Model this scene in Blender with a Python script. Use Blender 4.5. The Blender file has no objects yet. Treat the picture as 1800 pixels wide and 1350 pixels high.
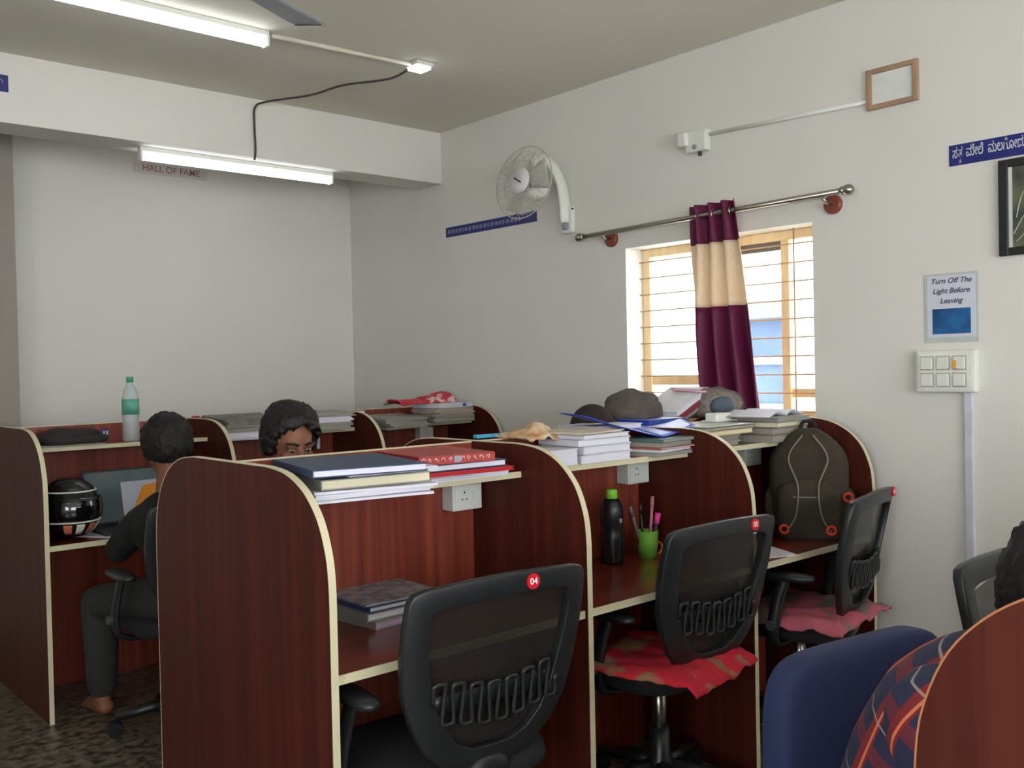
import bpy, bmesh, math, random
from mathutils import Vector, Matrix, Euler
random.seed(7)
R = math.radians
SC = bpy.context.scene
COL = SC.collection

# ------------------------------------------------------------------ camera
def camera():
    yaw, pitch, roll = R(41.5196), R(-0.93175), R(-1.23418)
    cy, sy, cp, sp = math.cos(yaw), math.sin(yaw), math.cos(pitch), math.sin(pitch)
    f = Vector((sy*cp, cy*cp, sp)); r = Vector((cy, -sy, 0)); u = r.cross(f)
    cr, sr = math.cos(roll), math.sin(roll)
    r2 = r*cr + u*sr; u2 = u*cr - r*sr
    cam = bpy.data.cameras.new('camera'); cam.sensor_width = 36; cam.lens = 1673.987/1800*36
    cam.clip_start = 0.02
    o = bpy.data.objects.new('camera', cam); COL.objects.link(o)
    m = Matrix((( r2.x, u2.x, -f.x, 0), (r2.y, u2.y, -f.y, 0), (r2.z, u2.z, -f.z, 1.462), (0, 0, 0, 1)))
    o.matrix_world = m
    SC.camera = o
camera()

# ------------------------------------------------------------------ world and exposure
SKY = 11.6            # overcast sky
TUBE = 8.2          # LED battens
W = bpy.data.worlds.new('overcast'); SC.world = W; W.use_nodes = True
bg = W.node_tree.nodes['Background']; bg.inputs[0].default_value = (0.93, 0.97, 1.0, 1); bg.inputs[1].default_value = SKY
vs = SC.view_settings
vs.view_transform = 'Standard'; vs.look = 'None'; vs.gamma = 1.0; vs.use_curve_mapping = False
vs.exposure = -0.08
SC.cycles.use_denoising = True
SC.cycles.max_bounces = 8
SC.cycles.transparent_max_bounces = 12

# ------------------------------------------------------------------ materials
def lin(h):
    if isinstance(h, (tuple, list)): v = [x/255 for x in h[:3]]
    else: v = [int(h[i:i+2], 16)/255 for i in (0, 2, 4)]
    return tuple((x/12.92 if x <= .04045 else ((x+.055)/1.055)**2.4) for x in v) + (1,)
MATS = {}
def mat(name, col, rough=.6, metal=0, var=.08, scale=12, bump=.0, spec=.4, stretch=(1, 1, 1), emit=0, coat=0):
    if name in MATS: return MATS[name]
    m = bpy.data.materials.new(name); m.use_nodes = True
    nt = m.node_tree; b = nt.nodes['Principled BSDF']
    c = lin(col)
    tc = nt.nodes.new('ShaderNodeTexCoord'); mp = nt.nodes.new('ShaderNodeMapping'); mp.inputs['Scale'].default_value = stretch
    nz = nt.nodes.new('ShaderNodeTexNoise'); nz.inputs['Scale'].default_value = scale; nz.inputs['Detail'].default_value = 5
    nt.links.new(tc.outputs['Object'], mp.inputs[0]); nt.links.new(mp.outputs[0], nz.inputs[0])
    rp = nt.nodes.new('ShaderNodeValToRGB')
    rp.color_ramp.elements[0].position = .3; rp.color_ramp.elements[1].position = .7
    rp.color_ramp.elements[0].color = tuple(x*(1-var) for x in c[:3]) + (1,)
    rp.color_ramp.elements[1].color = tuple(min(1, x*(1+var)) for x in c[:3]) + (1,)
    nt.links.new(nz.outputs[0], rp.inputs[0]); nt.links.new(rp.outputs[0], b.inputs['Base Color'])
    b.inputs['Roughness'].default_value = rough; b.inputs['Metallic'].default_value = metal
    b.inputs['Specular IOR Level'].default_value = spec
    if coat: b.inputs['Coat Weight'].default_value = coat; b.inputs['Coat Roughness'].default_value = .15
    if bump:
        bp = nt.nodes.new('ShaderNodeBump'); bp.inputs['Strength'].default_value = bump; bp.inputs['Distance'].default_value = .01
        nt.links.new(nz.outputs[0], bp.inputs['Height']); nt.links.new(bp.outputs[0], b.inputs['Normal'])
    if emit:
        b.inputs['Emission Color'].default_value = c; b.inputs['Emission Strength'].default_value = emit
    MATS[name] = m
    return m

def wood(name, c1, c2, c3, stretch, rough=.35, coat=.25, spec=.4):
    m = bpy.data.materials.new(name); m.use_nodes = True
    nt = m.node_tree; b = nt.nodes['Principled BSDF']
    tc = nt.nodes.new('ShaderNodeTexCoord'); mp = nt.nodes.new('ShaderNodeMapping'); mp.inputs['Scale'].default_value = stretch
    n1 = nt.nodes.new('ShaderNodeTexNoise'); n1.inputs['Scale'].default_value = 1; n1.inputs['Detail'].default_value = 7; n1.inputs['Distortion'].default_value = .6
    nt.links.new(tc.outputs['Object'], mp.inputs[0]); nt.links.new(mp.outputs[0], n1.inputs[0])
    rp = nt.nodes.new('ShaderNodeValToRGB'); e = rp.color_ramp.elements
    e[0].position = .3; e[0].color = lin(c1); e[1].position = .72; e[1].color = lin(c3)
    k = e.new(.5); k.color = lin(c2)
    nt.links.new(n1.outputs[0], rp.inputs[0]); nt.links.new(rp.outputs[0], b.inputs['Base Color'])
    b.inputs['Roughness'].default_value = rough; b.inputs['Specular IOR Level'].default_value = spec
    b.inputs['Coat Weight'].default_value = coat; b.inputs['Coat Roughness'].default_value = .3
    MATS[name] = m
    return m

def two(name, ca, cb, scale=30, rough=.6, pos=.5, stretch=(1, 1, 1), kind='noise', width=.05):
    m = bpy.data.materials.new(name); m.use_nodes = True
    nt = m.node_tree; b = nt.nodes['Principled BSDF']
    tc = nt.nodes.new('ShaderNodeTexCoord'); mp = nt.nodes.new('ShaderNodeMapping'); mp.inputs['Scale'].default_value = stretch
    nt.links.new(tc.outputs['Object'], mp.inputs[0])
    t = nt.nodes.new('ShaderNodeTexNoise' if kind == 'noise' else 'ShaderNodeTexVoronoi'); t.inputs['Scale'].default_value = scale
    nt.links.new(mp.outputs[0], t.inputs['Vector'])
    rp = nt.nodes.new('ShaderNodeValToRGB'); e = rp.color_ramp.elements
    e[0].position = pos-width; e[0].color = lin(ca); e[1].position = pos+width; e[1].color = lin(cb)
    nt.links.new(t.outputs[0], rp.inputs[0]); nt.links.new(rp.outputs[0], b.inputs['Base Color'])
    b.inputs['Roughness'].default_value = rough
    MATS[name] = m
    return m

M_WALL = mat('painted_plaster', (217, 214, 207), .85, var=.02, scale=3, bump=.02, spec=.2)
M_CEIL = mat('ceiling_paint', (220, 215, 201), .9, var=.025, scale=2, bump=.02, spec=.15)
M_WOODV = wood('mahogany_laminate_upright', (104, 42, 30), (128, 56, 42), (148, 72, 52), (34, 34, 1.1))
M_WOODD = wood('mahogany_laminate_side_shade', (64, 26, 19), (73, 30, 22), (88, 38, 26), (30, 30, .9), rough=.5, coat=0, spec=.16)  # same laminate as the back panels, darkened for weaker light on side faces
M_WOODH = wood('mahogany_laminate_desk', (92, 34, 24), (108, 42, 28), (124, 50, 32), (1.4, 30, 30), rough=.22, coat=.4)
M_BAND = mat('cream_edge_band', (208, 200, 166), .45, var=.04)
M_WHITE = mat('white_plastic', (218, 220, 212), .4, var=.01)
M_PAPER = mat('paper_white', (214, 212, 222), .8, var=.05, stretch=(1, 1, 60), scale=4)
M_PAPERW = mat('paper_warm', (216, 208, 178), .8, var=.06, stretch=(1, 1, 60), scale=4)
M_PAPERG = mat('paper_grey', (150, 146, 138), .85, var=.16, stretch=(1, 1, 70), scale=5)
M_BLACK = mat('black_plastic', (33, 35, 37), .35, var=.05, spec=.5)
M_BLACKM = mat('black_matte', (24, 24, 24), .8, var=.1)
M_CHROME = mat('brushed_steel', (170, 165, 155), .28, metal=1, var=.03)
M_SKIN = mat('brown_skin', (132, 84, 64), .55, var=.06, scale=20)
M_HAIR = mat('black_hair', (24, 20, 18), .6, var=.3, scale=90, bump=.5, stretch=(1, 1, .3))
M_NAVY = mat('navy_cover', (40, 58, 92), .5, var=.05)
M_RED = mat('red_cover', (178, 34, 42), .5, var=.06)
M_BLUE = mat('blue_folder_plastic', (40, 76, 190), .4, var=.05, spec=.6)
M_SIGN = mat('sign_blue', (34, 40, 112), .45, var=.04)

def glassy(name, col, trans_fac):
    m = bpy.data.materials.new(name); m.use_nodes = True; nt = m.node_tree
    out = nt.nodes['Material Output']; b = nt.nodes['Principled BSDF']
    b.inputs['Base Color'].default_value = lin(col); b.inputs['Roughness'].default_value = .25
    t = nt.nodes.new('ShaderNodeBsdfTransparent'); mx = nt.nodes.new('ShaderNodeMixShader'); mx.inputs[0].default_value = trans_fac
    nt.links.new(b.outputs[0], mx.inputs[1]); nt.links.new(t.outputs[0], mx.inputs[2]); nt.links.new(mx.outputs[0], out.inputs[0])
    MATS[name] = m
    return m
M_MESHF = glassy('chair_mesh_fabric', (42, 38, 36), .075)
M_GLASS = glassy('clear_glass', (200, 215, 220), .90)
M_PET = glassy('clear_bottle_plastic', (190, 205, 205), .55)
def frosted(name):
    m = bpy.data.materials.new(name); m.use_nodes = True; nt = m.node_tree
    out = nt.nodes['Material Output']; nt.nodes.remove(nt.nodes['Principled BSDF'])
    a = nt.nodes.new('ShaderNodeBsdfTranslucent'); a.inputs[0].default_value = (.95, .95, .93, 1)
    t = nt.nodes.new('ShaderNodeBsdfTransparent'); t.inputs[0].default_value = (.95, .95, .95, 1)
    mx = nt.nodes.new('ShaderNodeMixShader'); mx.inputs[0].default_value = .25
    nt.links.new(a.outputs[0], mx.inputs[1]); nt.links.new(t.outputs[0], mx.inputs[2]); nt.links.new(mx.outputs[0], out.inputs[0])
    return m
M_FROST = frosted('frosted_glass')
def emitter(name, col, s):
    m = bpy.data.materials.new(name); m.use_nodes = True; nt = m.node_tree
    b = nt.nodes['Principled BSDF']; b.inputs['Base Color'].default_value = (.9, .9, .9, 1)
    b.inputs['Emission Color'].default_value = lin(col); b.inputs['Emission Strength'].default_value = s
    return m
M_TUBE = emitter('tube_glow', (246, 250, 255), TUBE)
M_LED = emitter('led_glow', (240, 248, 255), 9)

# ------------------------------------------------------------------ mesh helpers
class MB:
    def __init__(s): s.v = []; s.f = []
    def add(s, vs_, fs, M=None):
        n = len(s.v)
        s.v += [tuple(M @ Vector(p)) if M else tuple(p) for p in vs_]
        s.f += [tuple(i+n for i in f) for f in fs]
        return s
    def box(s, x0, x1, y0, y1, z0, z1, M=None):
        vs_ = [(x, y, z) for z in (z0, z1) for y in (y0, y1) for x in (x0, x1)]
        return s.add(vs_, [(0, 2, 3, 1), (4, 5, 7, 6), (0, 1, 5, 4), (2, 6, 7, 3), (0, 4, 6, 2), (1, 3, 7, 5)], M)
    def tube(s, path, r, n=8, cap=True, flat=None, closed=False):
        path = [Vector(p) for p in path]; rings = []
        N = len(path)
        up = None
        for i, p in enumerate(path):
            if closed: t = path[(i+1) % N]-path[i-1]
            else: t = (path[min(i+1, N-1)]-path[max(i-1, 0)])
            t = t.normalized() if t.length > 1e-9 else Vector((0, 0, 1))
            if up is None:
                up = Vector((0, 0, 1)) if abs(t.z) < .9 else Vector((0, 1, 0))
            a = t.cross(up)
            a = a.normalized() if a.length > 1e-6 else t.orthogonal().normalized()
            b = a.cross(t).normalized(); up = b
            rr = r[i] if isinstance(r, (list, tuple)) else r
            fx = flat if flat else 1
            rings.append([p + a*math.cos(2*math.pi*k/n)*rr + b*math.sin(2*math.pi*k/n)*rr*fx for k in range(n)])
        vs_ = [q for rg in rings for q in rg]; fs = []
        for i in range(N if closed else N-1):
            j = (i+1) % N
            for k in range(n):
                fs.append((i*n+k, i*n+(k+1) % n, j*n+(k+1) % n, j*n+k))
        if cap and not closed:
            fs.append(tuple(range(n-1, -1, -1))); fs.append(tuple((N-1)*n+k for k in range(n)))
        return s.add(vs_, fs)
    def cyl(s, a, b, r, n=16): return s.tube([a, b], r, n)
    def lathe(s, prof, n=24, M=None):
        vs_ = []; fs = []
        for (r, z) in prof:
            for k in range(n):
                vs_.append((r*math.cos(2*math.pi*k/n), r*math.sin(2*math.pi*k/n), z))
        for i in range(len(prof)-1):
            for k in range(n):
                fs.append((i*n+k, i*n+(k+1) % n, (i+1)*n+(k+1) % n, (i+1)*n+k))
        fs.append(tuple(range(n-1, -1, -1))); fs.append(tuple((len(prof)-1)*n+k for k in range(n)))
        return s.add(vs_, fs, M)
    def prism(s, outline, axis, a0, a1):
        # outline: list of 2D points in the plane across axis ('x': (y,z), 'y': (x,z), 'z': (x,y))
        def P(q, a): return {'x': (a, q[0], q[1]), 'y': (q[0], a, q[1]), 'z': (q[0], q[1], a)}[axis]
        n = len(outline)
        vs_ = [P(q, a0) for q in outline] + [P(q, a1) for q in outline]
        fs = [tuple(range(n-1, -1, -1)), tuple(range(n, 2*n))] + [(i, (i+1) % n, n+(i+1) % n, n+i) for i in range(n)]
        return s.add(vs_, fs)
    def grid(s, fn, nu, nv):
        vs_ = [fn(i/nu, j/nv) for j in range(nv+1) for i in range(nu+1)]
        fs = [(j*(nu+1)+i, j*(nu+1)+i+1, (j+1)*(nu+1)+i+1, (j+1)*(nu+1)+i) for j in range(nv) for i in range(nu)]
        return s.add(vs_, fs)
    def sphere(s, c, r, nu=20, nv=12, M=None):
        r = r if isinstance(r, (tuple, list)) else (r, r, r)
        vs_ = [(c[0], c[1], c[2]-r[2])]; fs = []
        for j in range(1, nv):
            th = math.pi*j/nv
            for i in range(nu):
                ph = 2*math.pi*i/nu
                vs_.append((c[0]+r[0]*math.sin(th)*math.cos(ph), c[1]+r[1]*math.sin(th)*math.sin(ph), c[2]-r[2]*math.cos(th)))
        vs_.append((c[0], c[1], c[2]+r[2])); L = len(vs_)-1
        for i in range(nu):
            fs.append((0, 1+(i+1) % nu, 1+i))
            fs.append((L, 1+(nv-2)*nu+i, 1+(nv-2)*nu+(i+1) % nu))
        for j in range(nv-2):
            for i in range(nu):
                a = 1+j*nu+i; b = 1+j*nu+(i+1) % nu
                fs.append((a, b, b+nu, a+nu))
        return s.add(vs_, fs, M)
    def pillow(s, c, r, e=.45, nu=32, nv=14):
        def sg(v, p): return math.copysign(abs(v)**p, v)
        vs_ = [(c[0], c[1], c[2]-r[2])]; fs = []
        for j in range(1, nv):
            th = -math.pi/2+math.pi*j/nv; ct, st = sg(math.cos(th), e), sg(math.sin(th), e)
            for i in range(nu):
                a = 2*math.pi*i/nu
                vs_.append((c[0]+r[0]*ct*sg(math.cos(a), e), c[1]+r[1]*ct*sg(math.sin(a), e), c[2]+r[2]*st))
        vs_.append((c[0], c[1], c[2]+r[2])); L = len(vs_)-1
        for i in range(nu):
            fs.append((0, 1+(i+1) % nu, 1+i)); fs.append((L, 1+(nv-2)*nu+i, 1+(nv-2)*nu+(i+1) % nu))
        for j in range(nv-2):
            for i in range(nu):
                p = 1+j*nu+i; q = 1+j*nu+(i+1) % nu; fs.append((p, q, q+nu, p+nu))
        return s.add(vs_, fs)
    def build(s, name, m, parent=None, smooth=False, bevel=0, loc=None, rot=None, solid=0, subd=0, segs=2):
        me = bpy.data.meshes.new(name); me.from_pydata(s.v, [], s.f); me.validate(); me.update()
        b = bmesh.new(); b.from_mesh(me); bmesh.ops.recalc_face_normals(b, faces=b.faces); b.to_mesh(me); b.free()
        if m: me.materials.append(m)
        o = bpy.data.objects.new(name, me); COL.objects.link(o)
        if parent: o.parent = parent
        if loc: o.location = loc
        if rot: o.rotation_euler = rot
        if smooth:
            for p in me.polygons: p.use_smooth = True
        if solid:
            md = o.modifiers.new('solid', 'SOLIDIFY'); md.thickness = solid; md.offset = 0
        if bevel:
            md = o.modifiers.new('bevel', 'BEVEL'); md.width = bevel; md.segments = segs; md.limit_method = 'ANGLE'; md.angle_limit = R(40)
        if subd:
            md = o.modifiers.new('sub', 'SUBSURF'); md.levels = subd; md.render_levels = subd
        return o

def tag(o, label=None, cat=None, group=None, kind=None):
    if label: o['label'] = label
    if cat: o['category'] = cat
    if group: o['group'] = group
    if kind: o['kind'] = kind
    return o
def thing(name, label, cat, loc=(0, 0, 0), rz=0, group=None, rot=None):
    o = bpy.data.objects.new(name, None); COL.objects.link(o); o.empty_display_size = .1
    o.location = loc; o.rotation_euler = rot if rot else (0, 0, rz)
    return tag(o, label, cat, group)
def struct(o, label=None):
    o['kind'] = 'structure'
    if label: o['label'] = label
    return o
def text(s, size, m, parent, loc, rot, name='lettering', depth=.0005, shear=0, align='CENTER', bold=0, sx=1):
    cu = bpy.data.curves.new(name, 'FONT'); cu.body = s; cu.size = size; cu.extrude = depth; cu.shear = shear
    cu.align_x = align; cu.align_y = 'CENTER'; cu.offset = bold
    o = bpy.data.objects.new(name, cu); COL.objects.link(o)
    bpy.context.view_layer.update()
    me = bpy.data.meshes.new_from_object(o.evaluated_get(bpy.context.evaluated_depsgraph_get()))
    bpy.data.objects.remove(o); me.materials.clear(); me.materials.append(m)
    o = bpy.data.objects.new(name, me); COL.objects.link(o)
    o.location = loc; o.rotation_euler = rot; o.scale = (sx, 1, 1)
    if parent: o.parent = parent
    return o
def lerp(a, b, t): return a+(b-a)*t
def curve_at(pts, z):
    # piecewise linear lookup pts [(z, v)]
    if z <= pts[0][0]: return pts[0][1]
    for (a, va), (b, vb) in zip(pts, pts[1:]):
        if z <= b: return lerp(va, vb, (z-a)/(b-a))
    return pts[-1][1]
def smooth_path(pts, n=6):
    P = [Vector(p) for p in pts]; out = []
    for i in range(len(P)-1):
        p0 = P[max(i-1, 0)]; p1 = P[i]; p2 = P[i+1]; p3 = P[min(i+2, len(P)-1)]
        for k in range(n):
            t = k/n
            out.append(.5*((2*p1)+(-p0+p2)*t+(2*p0-5*p1+4*p2-p3)*t*t+(-p0+3*p1-3*p2+p3)*t**3))
    out.append(P[-1])
    return out

# ------------------------------------------------------------------ room shell
XW, YF, ZC = 3.76, 5.99, 2.985
XL, YN = -2.3, -2.6
M_FLOOR = two('speckled_granite', (52, 46, 40), (124, 116, 100), scale=24, rough=.3, width=.14)
struct(MB().box(XL-.2, XW+.2, YN-.2, YF+.2, -.1, 0).build('floor', M_FLOOR), 'dark speckled granite floor')
struct(MB().box(XL-.2, XW+.2, YN-.2, YF+.2, ZC, ZC+.12).build('ceiling', M_CEIL), 'plain off-white ceiling')
WY0, WY1, WZ0, WZ1 = 2.245, 3.33, 1.19, 2.075
wr = MB()
wr.box(XW, XW+.2, YN-.2, WY0, 0, ZC); wr.box(XW, XW+.2, WY1, YF+.2, 0, ZC)
wr.box(XW, XW+.2, WY0, WY1, 0, WZ0); wr.box(XW, XW+.2, WY0, WY1, WZ1, ZC)
struct(wr.build('wall_right', M_WALL), 'cream painted wall with the barred window')
struct(MB().box(XL-.2, XW, YF, YF+.2, 0, ZC).build('wall_far', M_WALL), 'cream painted wall at the far end')
struct(MB().box(XL, XW, 4.89, 5.12, 2.66, ZC).build('trim_beam', M_WALL), 'deep cream ceiling beam crossing before the far wall')
struct(MB().box(.9, 1.445, 5.72, YF, 0, ZC).build('wall_pillar', mat('pillar_shade_tone', (150, 142, 134), .8, var=.03)), 'pillar at the far left, toned grey for its shade')  # pillar colour greyed to stand in for the dim light on it
# walls out of frame: near wall with a wide window opening, left wall with two
nw = MB(); a0, a1, b0, b1 = -1.9, 3.0, 1.0, 2.3
nw.box(XL-.2, a0, YN-.2, YN, 0, ZC); nw.box(a1, XW, YN-.2, YN, 0, ZC); nw.box(a0, a1, YN-.2, YN, 0, b0); nw.box(a0, a1, YN-.2, YN, b1, ZC)
struct(nw.build('wall_near', M_WALL), 'cream wall with a wide window')
lw = MB()
lw.box(XL-.2, XL, YN, -1.4, 0, ZC); lw.box(XL-.2, XL, .6, YF, 0, ZC); lw.box(XL-.2, XL, -1.4, .6, 0, 1.0); lw.box(XL-.2, XL, -1.4, .6, 2.2, ZC)
struct(lw.build('wall_left', M_WALL), 'cream side wall')

# ------------------------------------------------------------------ window
M_FRAME = mat('varnished_pale_wood', (246, 218, 172), .45, var=.1, scale=4, stretch=(6, 6, 1))
M_REVEAL = mat('window_reveal_paint', (238, 222, 186), .7, var=.03)
M_BAR = mat('painted_iron_bar', (196, 160, 124), .5, var=.05)
win = thing('window_1', 'wooden framed window with horizontal iron bars in the side wall', None, (XW, 0, 0)); win['kind'] = 'structure'
FX = .13
MB().box(.0, .2, WY0-.001, WY1+.001, WZ0, WZ0+.012).build('window_sill', M_REVEAL, win)
MB().box(FX, FX+.05, WY0+.0005, WY0+.045, WZ0+.012, WZ1-.0005).build('jamb', M_FRAME, win, bevel=.004)
MB().box(FX, FX+.05, WY1-.05, WY1-.0005, WZ0+.012, WZ1-.0005).build('jamb', M_FRAME, win, bevel=.004)
MB().box(FX, FX+.05, WY0+.045, WY1-.05, WZ1-.045, WZ1).build('head_rail', M_FRAME, win, bevel=.004)
MB().box(FX, FX+.05, WY0+.045, WY1-.05, WZ0+.012, WZ0+.05).build('bottom_rail', M_FRAME, win, bevel=.004)
for y in (2.465, 2.86): MB().box(FX-.005, FX+.05, y-.022, y+.022, WZ0+.05, WZ1-.045).build('mullion', M_FRAME, win, bevel=.004)
MB().box(FX+.01, FX+.04, 2.488, 2.838, WZ1-.085, WZ1-.045).build('sash_rail', mat('grey_sash', (120, 112, 104), .5), win)
MB().box(FX+.01, FX+.04, 2.882, WY1-.05, 1.36, 1.405).build('sash_rail', M_FRAME, win)
MB().box(FX+.01, FX+.04, WY0+.045, 2.443, 1.3, 1.34).build('sash_rail', M_FRAME, win)
MB().box(FX+.02, FX+.026, 2.882, WY1-.05, WZ0+.05, WZ1-.045).build('frosted_pane', M_FROST, win)
MB().box(FX+.02, FX+.026, WY0+.045, 2.443, WZ0+.05, WZ1-.045).build('frosted_pane', M_FROST, win)
MB().box(FX+.02, FX+.024, 2.488, 2.838, WZ0+.05, WZ1-.085).build('clear_pane', M_GLASS, win)
for i in range(10):
    z = 2.005-i*.0855
    MB().cyl((FX-.025, WY0+.004, z), (FX-.025, WY1-.004, z), .0036, 8).build('grille_bar', M_BAR, win, smooth=True)
MB().cyl((FX-.03, 2.40, WZ0), (FX-.03, 2.40, WZ1), .004, 8).build('grille_upright', M_BAR, win, smooth=True)

# outside
M_OUT = mat('street_ground', (190, 186, 178), .9)
struct(MB().box(4.6, 40, -25, 40, -3.2, -3.0).build('ground_outside', M_OUT), 'pale street ground outside the window')
bl = thing('neighbour_building', 'pale blue painted building seen through the clear window pane', 'building', (11.0, 7.4, -3))
MB().box(0, 5, -5, 5, 0, 5.05).build('wall', mat('blue_render', (62, 82, 110), .8, var=.2, scale=2), bl)
MB().box(-.25, 5.2, -5.2, 5.2, 5.05, 5.3).build('parapet', mat('roof_grey', (90, 110, 118), .8), bl)
for k in range(3): MB().box(-.06, 0, -5, 5, 3.2+k*.62, 3.3+k*.62).build('white_band', mat('band_white', (120, 132, 144), .7), bl)
for k in range(4):
    w_ = MB().box(-.03, .03, -3.9+k*2.1, -2.9+k*2.1, 3.35, 4.35).build('window', mat('ext_frame', (40, 52, 66), .5), bl)
    MB().box(-.05, -.03, -3.8+k*2.1, -3.0+k*2.1, 3.45, 4.25).build('pane', mat('ext_pane', (60, 80, 100), .2), w_)

# curtain rod
rod = thing('curtain_rod', 'steel curtain rod with ball ends above the window', 'curtain rod', (3.67, 0, 2.163))
MB().cyl((0, 2.05, .008), (0, 3.55, -.008), .0125, 14).build('pole', M_CHROME, rod, smooth=True)
for y, z in ((2.035, .008), (3.565, -.008)):
    s = 1 if y > 2.5 else -1
    MB().sphere((0, y+s*.012, z), .024).build('finial', M_CHROME, rod, smooth=True)
    MB().cyl((0, y-s*.02, z), (0, y-s*.005, z), .018).build('collar', M_CHROME, rod, smooth=True)
M_DISC = mat('red_brown_wood', (124, 62, 50), .4, var=.1)
for y in (2.14, 3.42):
    d = MB().lathe([(.042, 0), (.042, .014), (.034, .022), (.0, .024)], 24, Matrix.Translation((XW-3.67, y, -.028)) @ Matrix.Rotation(R(-90), 4, 'Y')).build('bracket_disc', M_DISC, rod, smooth=False, bevel=.002)
    MB().tube([(.08, y, -.028), (.03, y, -.028), (.0, y, -.012)], .007, 8).build('bracket_arm', M_CHROME, d, smooth=True)
# curtain
M_PURPLE = mat('plum_curtain_cloth', (112, 32, 72), .55, var=.12, scale=30, stretch=(8, 8, 1))
M_CREAMC = mat('cream_curtain_cloth', (228, 210, 184), .6, var=.06, scale=30, stretch=(8, 8, 1))
for m_ in (M_PURPLE, M_CREAMC):
    nt = m_.node_tree; b_ = nt.nodes['Principled BSDF']; tr = nt.nodes.new('ShaderNodeBsdfTranslucent'); mx = nt.nodes.new('ShaderNodeMixShader'); mx.inputs[0].default_value = .32
    nt.links.new(b_.inputs['Base Color'].links[0].from_socket, tr.inputs[0])
    nt.links.new(b_.outputs[0], mx.inputs[1]); nt.links.new(tr.outputs[0], mx.inputs[2]); nt.links.new(mx.outputs[0], nt.nodes['Material Output'].inputs[0])
cur = thing('window_curtain', 'gathered plum and cream banded curtain hanging before the window', 'curtain', (3.67, 2.65, 1.19))
def curt(z0, z1, m, name):
    def fn(u, v):
        z = lerp(z0, z1, v); t = (2.215-z)/(2.215-1.19)
        ya = lerp(2.845, 2.822, t); yb = lerp(2.575, 2.44, t**.9)
        y = lerp(ya, yb, u)
        amp = .026+.012*t
        x = 3.67+amp*math.sin(u*2*math.pi*3.6+.6+.5*t)+.008*math.sin(u*23+z*5)
        y += .006*math.sin(u*19+z*7)
        return (x-3.67, y-2.65, z-1.19)
    return MB().grid(fn, 64, 14).build(name, m, cur, smooth=True, solid=.003)
curt(2.03, 2.215, M_PURPLE, 'top_band'); curt(1.73, 2.03, M_CREAMC, 'cream_band'); curt(1.22, 1.73, M_PURPLE, 'lower_band')
for k in range(3):
    y = (2.79, 2.70, 2.60)[k]-2.65
    MB().tube([(.021*math.cos(a), y, 2.163-1.19+.021*math.sin(a)) for a in [2*math.pi*i/16 for i in range(16)]], .004, 6, closed=True).build('eyelet', M_CHROME, cur, smooth=True)

# ------------------------------------------------------------------ ceiling things
def batten(label, x0, x1, y, z, group):
    L = x1-x0
    t = thing('tube_light', label, 'light', (x0, y, z), 0, group)
    MB().box(0, L, -.022, .022, .02, .045).build('housing', M_WHITE, t, bevel=.004)
    MB().tube([(.012, 0, 0), (L-.012, 0, 0)], .024, 14).build('tube', M_TUBE, t, smooth=True)
    for x in (0, L-.014): MB().box(x, x+.014, -.026, .026, -.026, .03).build('end_cap', M_WHITE, t, bevel=.004)
    return t
G = 'LED battens on the ceiling'
batten('glowing white tube light on the ceiling beside the fan blade', .84, 2.04, 3.9, 2.94, G)
batten('glowing white tube light under the beam above the red lettered plate', 1.865, 3.015, 5.0, 2.615, G)
batten('added unseen tube light on the ceiling over the near aisle', .5, 1.7, .9, 2.94, G)  # out of view, added to light the booth fronts
batten('added unseen tube light on the ceiling far behind the reading booths', -1.6, -.4, .9, 2.94, G)  # out of view, added as fill from the left
batten('added unseen tube light on the ceiling at the near window', 1.6, 2.8, -1.0, 2.94, G)  # out of view, added for light from behind the camera
led = thing('ceiling_led', 'small bright square lamp on the ceiling at the wire bend', 'light', (2.83, 3.84, ZC))
MB().box(-.05, .05, -.05, .05, -.02, 0).build('base', M_WHITE, led, bevel=.004)
MB().box(-.042, .042, -.042, .042, -.034, -.02).build('diffuser', M_LED, led, bevel=.004)
tag(MB().tube([(2.06, 3.9, ZC-.012), (2.78, 3.845, ZC-.012)], .011, 8).build('cable_conduit', mat('conduit_cream', (214, 208, 192), .5), smooth=True), 'thin cream conduit running along the ceiling from the tube light to the square lamp', 'conduit')
wp = smooth_path([(2.80, 3.88, ZC-.02), (2.76, 4.0, ZC-.05), (2.66, 4.28, ZC-.035), (2.60, 4.5, ZC-.045), (2.50, 4.80, ZC-.03), (2.465, 4.872, ZC-.05), (2.46, 4.878, 2.85), (2.462, 4.876, 2.70), (2.466, 4.9, 2.65)], 6)
tag(MB().tube(wp, .006, 8).build('electric_wire', mat('dark_wire', (70, 66, 62), .5), smooth=True), 'dark loose wire drooping from the square lamp to the beam light', 'wire')
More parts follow.
